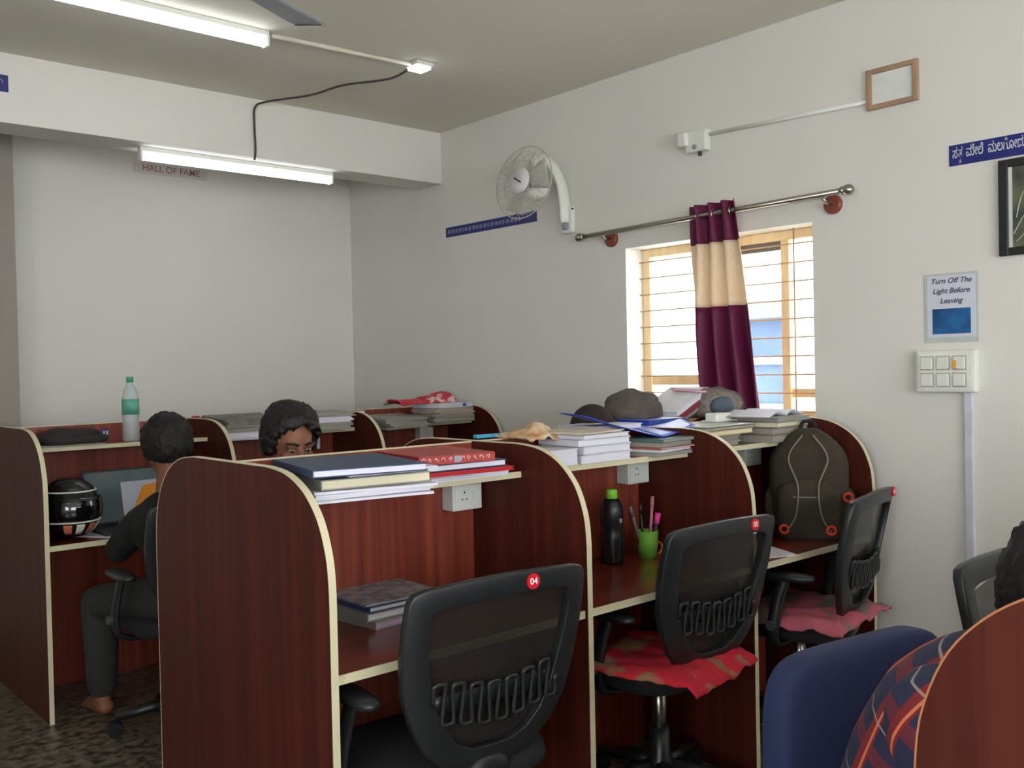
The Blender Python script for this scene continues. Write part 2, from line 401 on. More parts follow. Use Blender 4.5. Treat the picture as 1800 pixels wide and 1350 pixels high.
# ceiling fan, one blade in view
fan = thing('ceiling_fan', 'grey ceiling fan whose blade tip shows at the top edge', 'fan', (1.14, 2.72, ZC))
MB().cyl((0, 0, -.2), (0, 0, 0), .012).build('down_rod', M_CHROME, fan, smooth=True)
MB().lathe([(.0, -.34), (.07, -.34), (.11, -.31), (.11, -.26), (.06, -.22), (.0, -.2)], 28).build('motor', mat('fan_grey', (128, 134, 138), .4, var=.03), fan, smooth=True)
for k in range(3):
    a = R(25.5+120*k); Mx = Matrix.Rotation(a, 4, 'Z') @ Matrix.Translation((0, 0, -.29)) @ Matrix.Rotation(R(9), 4, 'X')
    ol = [(.17, -.04), (.6, -.062), (.672, -.055), (.672, .06), (.6, .062), (.17, .04)]
    b = MB(); n = len(ol)
    b.add([(x, y, 0) for x, y in ol]+[(x, y, .007) for x, y in ol], [tuple(range(n-1, -1, -1)), tuple(range(n, 2*n))]+[(i, (i+1) % n, n+(i+1) % n, n+i) for i in range(n)], Mx)
    bd = b.build('blade', MATS['fan_grey'], fan)
    MB().box(.655, .68, -.058, .062, -.003, .010, Mx).build('tip_trim', M_CHROME, bd, bevel=.003)
    MB().box(.09, .2, -.018, .018, -.004, .0, Mx).build('blade_iron', M_CHROME, bd)

# ------------------------------------------------------------------ wall things
wf = thing('wall_fan', 'white wall mounted fan on a curved arm left of the window', 'fan', (XW, 3.73, 2.2))
MB().box(-.035, 0, -.045, .045, 0, .15).build('wall_plate', M_WHITE, wf, bevel=.012)
arm = smooth_path([(-.03, 0, .06), (-.045, 0, .18), (-.07, .005, .29), (-.14, .01, .375), (-.25, .02, .385)], 6)
MB().tube(arm, [.046-.0008*i for i in range(len(arm))], 12, flat=.5).build('arm', M_WHITE, wf, smooth=True)
MB().box(-.05, -.035, -.022, .022, .02, .06).build('switch_knob', mat('knob_grey', (150, 146, 158), .4), wf, bevel=.006)
MB().cyl((-.03, -.046, .13), (-.03, -.05, .13), .006, 8).build('screw', M_BLACK, wf)
HM = Matrix.Translation((-.30, .02, .245)) @ Matrix.Rotation(R(-90+8), 4, 'Y') @ Matrix.Rotation(R(6), 4, 'X')
MB().lathe([(.0, -.12), (.05, -.12), (.068, -.09), (.07, -.02), (.06, .0), (.0, .005)], 24, HM).build('motor', M_WHITE, wf, smooth=True)
MB().tube([(-.245, .02, .385), (-.24, .02, .30), (-.25, .02, .25)], .026, 10).build('neck', M_WHITE, wf, smooth=True)
hub = MB().lathe([(.0, .058), (.066, .058), (.07, .064), (.066, .075), (.0, .08)], 28, HM).build('hub_badge', mat('hub_white', (206, 204, 206), .4), wf, smooth=True)
MB().box(-.03, .03, -.004, .004, .0795, .083, HM @ Matrix.Rotation(R(60), 4, 'Z')).build('badge_mark', mat('mark_dark', (60, 58, 62), .5), hub)
M_BLADE = mat('fan_blade_clear', (186, 182, 174), .35)
for k in range(3):
    A = HM @ Matrix.Rotation(R(40+120*k), 4, 'Z')
    b = MB()
    b.grid(lambda u, v, A=A: tuple(A @ Vector((lerp(.03, .165, u), lerp(-.035-.045*u, .035+.05*u, v), .03+.028*(v-.5)))), 8, 6)
    b.build('blade', M_BLADE, wf, smooth=True, solid=.002)
M_WIRE = mat('guard_wire', (176, 174, 164), .4)
def ring(r, z): return [tuple(HM @ Vector((r*math.cos(2*math.pi*i/40), r*math.sin(2*math.pi*i/40), z))) for i in range(40)]
for r, z, w in ((.195, .03, .0032), (.16, .058, .0016), (.11, .064, .0016), (.16, .0, .0016)):
    MB().tube(ring(r, z), w, 6, closed=True).build('guard_ring', M_WIRE, wf, smooth=True)
for i in range(24):
    a = 2*math.pi*i/24; c, s = math.cos(a), math.sin(a)
    MB().tube([tuple(HM @ Vector(p)) for p in ((.065*c, .065*s, .066), (.14*c, .14*s, .062), (.18*c, .18*s, .048), (.195*c, .195*s, .03), (.18*c, .18*s, .008), (.07*c, .07*s, -.01))], .0012, 4).build('guard_spoke', M_WIRE, wf)

def wall_sign(label, y_left, y_right, z0, z1, zr0=None, zr1=None, name='slogan_sign'):
    # thin blue strip on the right wall; y_left is the end seen at left (larger y)
    t = thing(name, label, 'sign', (XW, y_left, z0))
    zr0 = z0 if zr0 is None else zr0
    zr1 = z1 if zr1 is None else zr1
    b = MB(); L = y_right-y_left
    b.add([(0, 0, 0), (0, L, zr0-z0), (0, L, zr1-z0), (0, 0, z1-z0), (-.004, 0, 0), (-.004, L, zr0-z0), (-.004, L, zr1-z0), (-.004, 0, z1-z0)],
          [(0, 1, 2, 3), (4, 7, 6, 5), (0, 4, 5, 1), (1, 5, 6, 2), (2, 6, 7, 3), (3, 7, 4, 0)])
    b.build('board', M_SIGN, t)
    return t
M_LET = mat('sign_letters', (200, 204, 206), .5)
M_LET2 = mat('sign_letters_faded', (128, 126, 150), .5)
s1 = wall_sign('narrow blue slogan strip with blurred pale letters beneath the wall fan', 4.85, 4.0, 2.309, 2.371, 2.305, 2.367)
x = -.02
for w_ in (.03, .035, .02, .03, .016, .03, .03, .034, .018, .03, .03, .02, .036, .03, .014, .03, .034, .03, .02, .03):
    if x-w_ < -.82: break
    for k in range(2):
        r_ = w_*.42
        MB().tube([(-.0045, x-w_*.5+r_*.9*math.cos(a), .030+k*.006-.0+(.009-.003*k)*math.sin(a)+x*.006) for a in [2*math.pi*i/10 for i in range(9 if k else 10)]], .0032, 4, closed=not k).build('letter_mark', M_LET2, s1)
    x -= w_+.008
s2 = wall_sign('dark blue slogan sign in white Kannada letters above the black picture frame', 1.646, .62, 2.211, 2.291, 2.209, 2.287)
KR = (R(90), 0, R(-90))
def kan(s, y, size, dz=0, sx=.52): text(s, size, M_LET, s2, (-.0048, y, .045+dz), KR, align='LEFT', bold=.0003, sx=sx)
kan('ಸ', -.013, .054); kan('ತ', -.035, .054); kan('ತ', -.038, .026, -.032); kan('ಮೇಲೆ', -.064, .054); kan('ಮಲಗೋದು', -.146, .054)
s3 = thing('slogan_sign', 'end of a blue slogan sign on the beam at the left edge', 'sign', (.6, 4.89, 2.83))
MB().box(0, .625, -.004, 0, -.028, .05).build('board', M_SIGN, s3)
MB().tube([(.585+.016*math.cos(a), -.005, .012+.018*math.sin(a)) for a in [2*math.pi*i/12 for i in range(10)]], .004, 5).build('letter_mark', M_LET2, s3)
hf = thing('hall_plate', 'pale plate lettered HALL OF FAME high on the far wall', 'sign', (2.2, YF, 2.735))
MB().box(0, .475, -.006, 0, 0, .062).build('plate', mat('plate_pinkgrey', (206, 197, 194), .5), hf, bevel=.002)
text('HALL OF FAME', .056, mat('plate_red', (158, 110, 108), .5), hf, (.2375, -.007, .033), (R(90), 0, 0), bold=.0004)

fr = thing('photo_frame', 'empty brown wooden frame hung high on the side wall', 'picture frame', (XW, 1.978, 2.496))
M_FRW = mat('brown_frame_wood', (166, 134, 108), .5, var=.12, scale=8)
for (ya, yb, za, zb) in ((0, -.022, 0, .165), (-.196, -.218, 0, .165), (-.022, -.196, 0, .02), (-.022, -.196, .145, .165)):
    MB().box(-.02, 0, min(ya, yb), max(ya, yb), za, zb).build('frame_rail', M_FRW, fr, bevel=.003)
MB().box(-.008, 0, -.196, -.022, .02, .145).build('backing', mat('frame_blank', (218, 220, 214), .6), fr)
jb = thing('junction_box', 'white plug box high on the side wall above the curtain', 'electrical box', (XW, 2.925, 2.485))
MB().box(-.045, 0, -.15, -.03, .0, .1).build('box', M_WHITE, jb, bevel=.006)
MB().box(-.07, 0, -.05, -.0, .03, .1).build('plug', M_WHITE, jb, bevel=.008)
MB().cyl((-.045, -.09, .02), (-.055, -.09, .02), .012, 12).build('switch_button', mat('grey_button', (150, 148, 144), .5), jb)
MB().cyl((-.02, -.1, -.02), (-.02, -.1, 0), .01, 8).build('cable_stub', MATS['dark_wire'], jb)
tag(MB().tube([(XW-.01, 2.775, 2.56), (XW-.01, 1.978, 2.535)], .009, 8).build('cable_conduit', M_WHITE, smooth=True), 'thin white conduit between the plug box and the brown frame', 'conduit')

pf = thing('framed_picture', 'black framed dark picture cut by the right edge', 'picture', (XW, 1.46, 1.842))
M_FBL = mat('frame_black', (40, 42, 42), .3)
for (ya, yb, za, zb) in ((0, -.035, 0, .357), (-.465, -.5, 0, .357), (-.035, -.465, 0, .03), (-.035, -.465, .327, .357)):
    MB().box(-.022, 0, min(ya, yb), max(ya, yb), za, zb).build('frame_rail', M_FBL, pf, bevel=.004)
MB().box(-.014, -.006, -.046, -.035, .03, .327).build('bright_fillet', mat('silver_fillet', (226, 228, 226), .25, metal=.3), pf)
MB().box(-.008, 0, -.465, -.035, .03, .327).build('print', two('dim_print', (52, 60, 62), (122, 122, 92), scale=9, rough=.3, width=.2), pf)
for (pa, pb) in (((-.06, .05), (-.2, .13)), ((-.06, .14), (-.12, .27)), ((-.05, .08), (-.16, .2))):
    MB().tube(smooth_path([(-.0085, pa[0], pa[1]), (-.0085, (pa[0]+pb[0])/2+.01, (pa[1]+pb[1])/2+.015), (-.0085, pb[0], pb[1])]), .0022, 5).build('print_streak', mat('streak', (170, 172, 150), .4), pf)

po = thing('notice_sheet', 'laminated notice reading Turn Off The Light Before Leaving above the switches', 'notice', (XW, 1.752, 1.527))
MB().box(-.003, 0, -.208, 0, 0, .272).build('laminate', mat('laminate_clear', (188, 192, 188), .25), po)
MB().box(-.004, -.003, -.198, -.012, .022, .262).build('paper', mat('notice_paper', (204, 206, 216), .6, var=.01), po)
M_INK = mat('notice_ink', (74, 72, 104), .6)
for i, s in enumerate(('Turn Off The', 'Light Before', 'Leaving')):
    text(s, .029, M_INK, po, (-.0048, -.105, .241-i*.039), KR, shear=.3, bold=.0004)
MB().box(-.0048, -.004, -.18, -.032, .034, .133).build('photo_print', two('blue_photo', (20, 60, 110), (44, 120, 180), scale=9, rough=.35, width=.18), po)
sb = thing('switch_board', 'white switchboard with six switches and an orange indicator', 'switch', (XW, 1.775, 1.333))
MB().box(-.04, 0, -.232, 0, 0, .165).build('board', M_WHITE, sb, bevel=.006)
MB().box(-.043, -.04, -.222, -.01, .01, .155).build('face_plate', mat('switch_plate', (224, 224, 214), .35), sb, bevel=.002)
M_GAP = mat('switch_gap', (160, 158, 150), .6)
for j in range(2):
    for i in range(3):
        y0 = -.022-i*.063; z0 = .022+j*.066
        MB().box(-.0436, -.0425, y0-.052, y0, z0-.002, z0+.054).build('switch_recess', M_GAP, sb)
        MB().box(-.052, -.0436, y0-.049, y0-.003, z0+.002, z0+.05, Matrix.Translation((-.0, 0, 0))).build('rocker', M_WHITE, sb, bevel=.003)
MB().box(-.0535, -.052, -.166, -.15, .092, .125).build('indicator', mat('indicator_orange', (224, 170, 70), .4), sb, bevel=.001)
tag(MB().box(XW-.018, XW, 1.566, 1.598, 0, 1.333).build('cable_trunking', mat('trunking_white', (196, 198, 206), .45), bevel=.003), 'white vertical cable trunking running down the wall below the switchboard', 'trunking')

# ------------------------------------------------------------------ carrels
DK = .75           # desk top height
def divider_outline(yf, yb, zt=1.225):
    prof = [(0, 0), (0, .94), (.008, 1.02), (.036, 1.096), (.075, 1.147), (.127, 1.186), (.196, 1.213), (.28, 1.224), (.36, zt)]
    prof = [prof[0]]+[(p.x, p.y) for p in smooth_path([(a, z, 0) for a, z in prof[1:]], 4)]
    s = 1 if yb > yf else -1
    f = [(yf+s*a, z) for a, z in prof]; g = [(yb-s*a, z) for a, z in prof]
    return f+g[::-1]
def panel(name, x, yf, yb, m, parent, th=.018, up=0, band=None):
    # rounded side panel standing on the floor, with its cream edge band
    ol = [(y, z+(up if z > 0 else 0)) for y, z in divider_outline(yf, yb)]
    px, py, pz = parent.location
    L = [(y-py, z-pz) for y, z in ol]
    p = MB().prism(L, 'x', x-px, x-px+th).build(name, m, parent)
    n = len(L); e = .0025; b = MB()
    C = Vector((sum(q[0] for q in L)/n, .6))
    out = []
    for i in range(n):
        a = Vector(L[max(i-1, 0)]); c = Vector(L[min(i+1, n-1)]); t = (c-a).normalized(); nn = Vector((t.y, -t.x))
        if nn.dot(Vector(L[i])-C) < 0: nn = -nn
        out.append(tuple(Vector(L[i])+nn*e))
    for i in range(n-1):
        q = [L[i], L[i+1], out[i+1], out[i]]
        b.prism(q, 'x', x-px-.0005, x-px+th+.0005)
    bb = bmesh.new(); tmp = b.build('edge_band', band or M_BAND, p)
    bb.from_mesh(tmp.data); bmesh.ops.remove_doubles(bb, verts=bb.verts, dist=1e-5); bb.to_mesh(tmp.data); bb.free()
    return p
def carrel(label, x0, x1, yf, yp, left_panel=None, right_panel=None, back=True, zs=1.14, shelf_d=.24, y_end=None, group=None, up=0, band=None):
    # yf: front edge of the desk, yp: plane of the back panel, y_end: far end of double-sided dividers
    s = 1 if yp > yf else -1
    t = thing('study_carrel', label, 'study booth', (x0, yf, 0), 0, group)
    lx0, lx1 = .018, x1-x0
    yl = yp-yf
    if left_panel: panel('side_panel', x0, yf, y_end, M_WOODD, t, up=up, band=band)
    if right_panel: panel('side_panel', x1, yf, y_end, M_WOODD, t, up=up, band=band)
    def bx(ya, yb, z0, z1, x0_=lx0, x1_=lx1): return MB().box(x0_, x1_, min(ya, yb), max(ya, yb), z0, z1)
    if back:
        bp = bx(yl, yl+s*.018, 0, 1.221+up).build('back_panel', M_WOODV, t)
        bx(yl-s*.0003, yl+s*.0183, 1.221+up, 1.2245+up).build('edge_band', M_BAND, bp)
    g = 0 if back else .0185*s
    d = bx(s*.014, yl-g, DK-.022, DK).build('desk_top', M_WOODH, t)
    bx(s*.011, s*.014, DK-.0225, DK+.0005).build('edge_band', M_BAND, d)
    sh = bx(yl-s*shelf_d, yl-g, zs-.018, zs).build('shelf', M_WOODH, t)
    bx(yl-s*(shelf_d+.002), yl-s*shelf_d, zs-.0185, zs+.0005).build('edge_band', M_BAND, sh)
    return t
GR = 'reading booths'
Y1, YP, Y1E = 1.93, 2.45, 2.97
carrel('front reading booth with chair 04, blue notebook stack on its shelf', 1.13, 1.985, Y1, YP, True, False, y_end=Y1E, group=GR)
carrel('middle reading booth with the black bottle and green pen cup', 1.985, 2.815, Y1, YP, True, False, y_end=Y1E, group=GR)
carrel('reading booth by the window wall holding the olive backpack', 2.815, 3.655, Y1, YP, True, True, y_end=Y1E, group=GR)
for i, (xa, xb, l) in enumerate(((1.13, 1.985, 'back side booth where the bushy haired man sits'), (1.985, 2.815, 'back side booth behind the bottle and pen cup'), (2.815, 3.655, 'back side booth next to the window wall'))):
    carrel(l, xa, xb, Y1E, YP, back=False, y_end=Y1, group=GR)
YFR, YFP, YFE = 4.30, 4.83, 5.36
fx = (1.165, 2.015, 2.875, 3.72)
fl = ('far booth with the laptop, helmet and water bottle', 'far middle booth piled with newspapers', 'far corner booth with the red bundle on its shelf')
for i in range(3):
    carrel(fl[i], fx[i], fx[i+1], YFR, YFP, True, i == 2, y_end=YFE, zs=1.15, group=GR, up=.014)
carrel('near booth whose red brown side panel fills the lower right corner', 1.14, 1.99, .552, .03, True, False, y_end=-.49, group=GR, band=mat('tan_edge_band', (168, 112, 74), .5, var=.06))
carrel('near booth hidden beyond the plaid shirted person', 1.99, 2.82, .552, .03, True, True, y_end=-.49, group=GR, band=mat('tan_edge_band', (168, 112, 74), .5, var=.06))

def socket(label, x, z, yp, w=.12, h=.088, d=.06):
    t = thing('power_socket', label, 'socket', (x, yp, z), 0, 'sockets under the shelves')
    MB().box(0, w, -d, 0, 0, h).build('box', M_WHITE, t, bevel=.004)
    pl = MB().box(.006, w-.006, -d-.003, -d, .006, h-.006).build('face_plate', M_WHITE, t, bevel=.002)
    for (hx, hz, r) in ((.045, .058, .0035), (.036, .036, .0028), (.054, .036, .0028)):
        MB().cyl((hx, -d-.0036, hz), (hx, -d-.0025, hz), r, 8).build('pin_hole', M_BLACKM, pl)
    MB().box(.078, .092, -d-.006, -d-.003, .03, .058).build('switch', M_WHITE, pl, bevel=.002)
socket('white socket box under the shelf above chair 04', 1.855, 1.01, YP)
socket('white socket box under the shelf above the green pen cup', 2.69, 1.015, YP)
socket('white socket box behind the olive backpack', 3.44, 1.02, YP)
socket('white socket box on the far middle booth beside the seated man', 2.66, 1.03, YFP, .1, .08)
socket('white socket box in the far corner booth under the newspapers', 3.46, 1.035, YFP, .1, .08)

# ------------------------------------------------------------------ chairs
def f_back(z): return curve_at([(.42, -.18), (.5, -.205), (.6, -.235), (.7, -.245), (.82, -.27), (.975, -.305)], z)
def back_loops():
    half = [(0, .485), (.08, .488), (.14, .515), (.19, .565), (.228, .635), (.252, .71), (.262, .80), (.262, .88), (.257, .94), (.246, .958), (.215, .966), (.11, .972), (0, .975)]
    outer = [(x, z) for x, z in half]+[(-x, z) for x, z in half[-2:0:-1]]
    halfi = [(0, .545), (.055, .547), (.10, .567), (.138, .61), (.168, .67), (.188, .74), (.20, .80), (.204, .86), (.203, .895), (.195, .908), (.165, .915), (.09, .92), (0, .922)]
    inner = [(x, z) for x, z in halfi]+[(-x, z) for x, z in halfi[-2:0:-1]]
    return outer, inner
def chair(label, rail, rz, number=None, badge_x=.08, navy=False, group='office chairs at the booths'):
    # rail: world position of the middle of the top rail
    Mz = Matrix.Rotation(rz, 4, 'Z'); off = Mz @ Vector((0, -.305, 0))
    t = thing('office_chair', label, 'chair', (rail[0]-off.x, rail[1]-off.y, 0), rz, group)
    if not navy:
        o, i = back_loops(); n = len(o); b = MB(); vs_ = []
        for (x, z) in o: vs_ += [(x, f_back(z)-.012+.10*x*x*2, z), (x, f_back(z)+.014+.10*x*x*2, z)]
        for (x, z) in i: vs_ += [(x, f_back(z)-.020+.10*x*x*2, z), (x, f_back(z)+.010+.10*x*x*2, z)]
        fs = []
        for k in range(n):
            k2 = (k+1) % n; a, a2, c, c2 = 2*k, 2*k2, 2*n+2*k, 2*n+2*k2
            fs += [(a, a2, c2, c), (a+1, c+1, c2+1, a2+1), (a, a+1, a2+1, a2), (c, c2, c2+1, c+1)]
        b.add(vs_, fs)
        fr_ = b.build('back_frame', M_BLACK, t, smooth=True, bevel=.004)
        # mesh fabric
        ih = sorted([(z, x) for x, z in i if x >= 0])
        def mf(u, v):
            z = lerp(.547, .92, v); hx = curve_at(ih, z); x = lerp(-hx, hx, u)
            return (x, f_back(z)+.004+.2*x*x, z)
        MB().grid(mf, 12, 20).build('mesh_back', M_MESHF, t, smooth=True)
        # serpentine lumbar support
        path = []
        for k in range(337):
            u = k/336; x = lerp(-.18, .18, u); ph = u*2*math.pi*7
            s_ = math.tanh(1.9*math.sin(ph))/math.tanh(1.9)
            z = .672+.05*s_+.012*math.cos(u*math.pi*2); x -= .0085*math.sin(2*ph)
            path.append((x, f_back(z)-.022+.2*x*x, z))
        MB().tube(path, .0058, 6).build('lumbar_spring', M_BLACK, t, smooth=True)
        MB().grid(lambda u, v: (lerp(-.185, .185, u), f_back(lerp(.655, .70, v))-.010+.2*lerp(-.185, .185, u)**2, lerp(.655, .70, v)), 12, 2).build('lumbar_strap', M_BLACK, t, smooth=True, solid=.004)
        sp = smooth_path([(0, -.215, .515), (0, -.21, .455), (0, -.17, .405), (0, -.06, .395)], 5)
        MB().tube(sp, [min(.03+.014*k, .075-.0025*k) for k in range(len(sp))], 12, flat=.34).build('back_stem', M_BLACK, t, smooth=True)
    else:
        mN = mat('navy_upholstery', (38, 46, 84), .8, var=.08, scale=60, bump=.05)
        MB().pillow((0, -.30, .675), (.245, .04, .25), .34, 40, 20).build('padded_back', mN, t, smooth=True)
        MB().tube(smooth_path([(0, -.285, .6), (0, -.30, .46), (0, -.2, .41), (0, -.06, .40)], 5), .03, 10, flat=.5).build('back_stem', M_BLACK, t, smooth=True)
    sm = mat('seat_fabric', (30, 30, 33), .9, var=.12, scale=80, bump=.1)
    MB().pillow((0, .02, .455), (.25, .235, .04), .5, 36, 12).build('seat', MATS['navy_upholstery'] if navy else sm, t, smooth=True)
    MB().box(-.1, .1, -.12, .12, .39, .43).build('mechanism', M_BLACK, t, bevel=.01)
    MB().cyl((0, 0, .2), (0, 0, .4), .024, 16).build('gas_column', M_CHROME, t, smooth=True)
    MB().lathe([(.045, .07), (.045, .13), (.034, .15), (.034, .24), (.0, .24)], 16).build('column_cover', M_BLACK, t, smooth=True)
    for k in range(5):
        a = R(18+72*k); c, s_ = math.cos(a), math.sin(a)
        lg = MB().tube([(.03*c, .03*s_, .11), (.16*c, .16*s_, .095), (.29*c, .29*s_, .075)], [.028, .022, .018], 8).build('base_leg', M_BLACK, t, smooth=True)
        MB().cyl((.29*c-.022*s_, .29*s_+.022*c, .03), (.29*c+.022*s_, .29*s_-.022*c, .03), .03, 14).build('caster', M_BLACKM, lg)
    for s_ in (-1, 1):
        ap = smooth_path([(s_*.12, .0, .405), (s_*.26, .0, .42), (s_*.297, -.01, .49), (s_*.29, -.03, .60), (s_*.283, -.05, .665)], 5)
        pst = MB().tube(ap, .024, 10, flat=.55).build('arm_post', M_BLACK, t, smooth=True)
        MB().pillow((s_*.283, -.04, .678), (.036, .125, .017), .7, 24, 8).build('arm_pad', M_BLACK, t, smooth=True)
        if s_ < 0: MB().cyl((-.31, -.01, .50), (-.328, -.01, .50), .018, 12).build('arm_knob', mat('knob_dark', (70, 72, 72), .4), pst)
    if number:
        z = .946; y = f_back(z)-.018+.2*badge_x**2
        bd = MB().cyl((badge_x, y+.004, z), (badge_x, y-.003, z), .019, 24).build('number_badge', mat('badge_red', (206, 28, 40), .4), t)
        text(number, .023, mat('badge_white', (240, 236, 236), .5), bd, (badge_x, y-.0035, z), (R(90), 0, 0), bold=.0002)
    return t
chair('black mesh chair with red badge 04 at the nearest booth', (1.48, 1.71, 0), R(-5), '04', .075)
chair('black mesh chair with red badge 05 at the pen cup booth', (2.47, 1.785, 0), R(-3), '05', .125)
chair('black mesh chair with red badge at its rail end beside the olive backpack', (3.375, 1.765, 0), R(12), '06', .225)
chair('black chair of the person in black at the far laptop booth', (1.60, 3.585, 0), R(0))
chair('black chair of the bushy haired man behind the booths', (1.69, 3.475, 0), R(180))
chair('black mesh chair back at the right edge behind the near panel', (2.54, .99, 0), R(174))
chair('navy padded chair behind the plaid shirt', (1.71, .94, 0), R(171), navy=True)

# ------------------------------------------------------------------ people
def skin_part(V, E, Rr, name='tmp'):
    me = bpy.data.meshes.new(name); me.from_pydata(V, E, []); me.update()
    o = bpy.data.objects.new(name, me); COL.objects.link(o)
    md = o.modifiers.new('skin', 'SKIN'); md.use_smooth_shade = True
    for i, r in enumerate(Rr):
        d = me.skin_vertices[0].data[i]; d.radius = (r, r) if not isinstance(r, tuple) else r; d.use_root = (i == 0)
    s = o.modifiers.new('sub', 'SUBSURF'); s.levels = 2; s.render_levels = 2
    bpy.context.view_layer.update()
    m2 = bpy.data.meshes.new_from_object(o.evaluated_get(bpy.context.evaluated_depsgraph_get()))
    bpy.data.objects.remove(o)
    return m2
def fuse(name, meshes, m, parent, voxel=.007, it=4):
    b = bmesh.new()
    for me in meshes: b.from_mesh(me)
    me = bpy.data.meshes.new(name); b.to_mesh(me); b.free()
    o = bpy.data.objects.new(name, me); COL.objects.link(o)
    rm = o.modifiers.new('remesh', 'REMESH'); rm.mode = 'VOXEL'; rm.voxel_size = voxel; rm.use_smooth_shade = True
    sm = o.modifiers.new('smooth', 'SMOOTH'); sm.factor = .5; sm.iterations = it
    bpy.context.view_layer.update()
    m2 = bpy.data.meshes.new_from_object(o.evaluated_get(bpy.context.evaluated_depsgraph_get()))
    bpy.data.objects.remove(o)
    m2.materials.clear(); m2.materials.append(m)
    for p in m2.polygons: p.use_smooth = True
    o = bpy.data.objects.new(name, m2); COL.objects.link(o); o.parent = parent
    return o
def raw(b):
    me = bpy.data.meshes.new('raw'); me.from_pydata(b.v, [], b.f); me.update(); return me
class Skel:
    def __init__(s): s.V = []; s.E = []; s.Rr = []; s.i = {}
    def j(s, n, p, r, par=None):
        s.i[n] = len(s.V); s.V.append(tuple(p)); s.Rr.append(r)
        if par is not None: s.E.append((s.i[par], s.i[n]))
    def mesh(s): return skin_part(s.V, s.E, s.Rr)
def limb(b, pts, rad):
    P = smooth_path(pts, 4); n = len(P)
    rr = []
    for i in range(n):
        t = i/(n-1)*(len(rad)-1); k = min(int(t), len(rad)-2); rr.append(lerp(rad[k], rad[k+1], t-k))
    b.tube([tuple(p) for p in P], rr, 14)
    b.sphere(tuple(P[0]), rr[0]*.98, 14, 8); b.sphere(tuple(P[-1]), rr[-1]*.98, 14, 8)
def hand(b, wrist, d, side, up=Vector((0, 0, 1)), curl=.5):
    wrist = Vector(wrist); d = Vector(d).normalized(); sd = d.cross(up).normalized()*side; dn = -sd.cross(d).normalized()*side
    dn = -up+d*up.dot(d); dn.normalize()
    b.tube([tuple(wrist), tuple(wrist+d*.05), tuple(wrist+d*.09)], [.024, .036, .034], 12, flat=.5)
    for k, (o_, L) in enumerate(((-.028, .068), (-.0095, .078), (.0095, .074), (.027, .058))):
        p0 = wrist+d*.08+sd*o_; p1 = p0+(d*.9+dn*.3*curl)*L*.45; p2 = p1+(d*.6+dn*.8*curl)*L*.32; p3 = p2+(d*.2+dn*1.0*curl)*L*.25
        limb(b, [p0, p1, p2, p3], [.0095, .009, .0082, .007])
    q0 = wrist+d*.025-sd*.028; q1 = q0+(d*.7-sd*.7)*.035; q2 = q1+(d*.95-sd*.1+dn*.3)*.032
    limb(b, [q0, q1, q2], [.013, .011, .009])
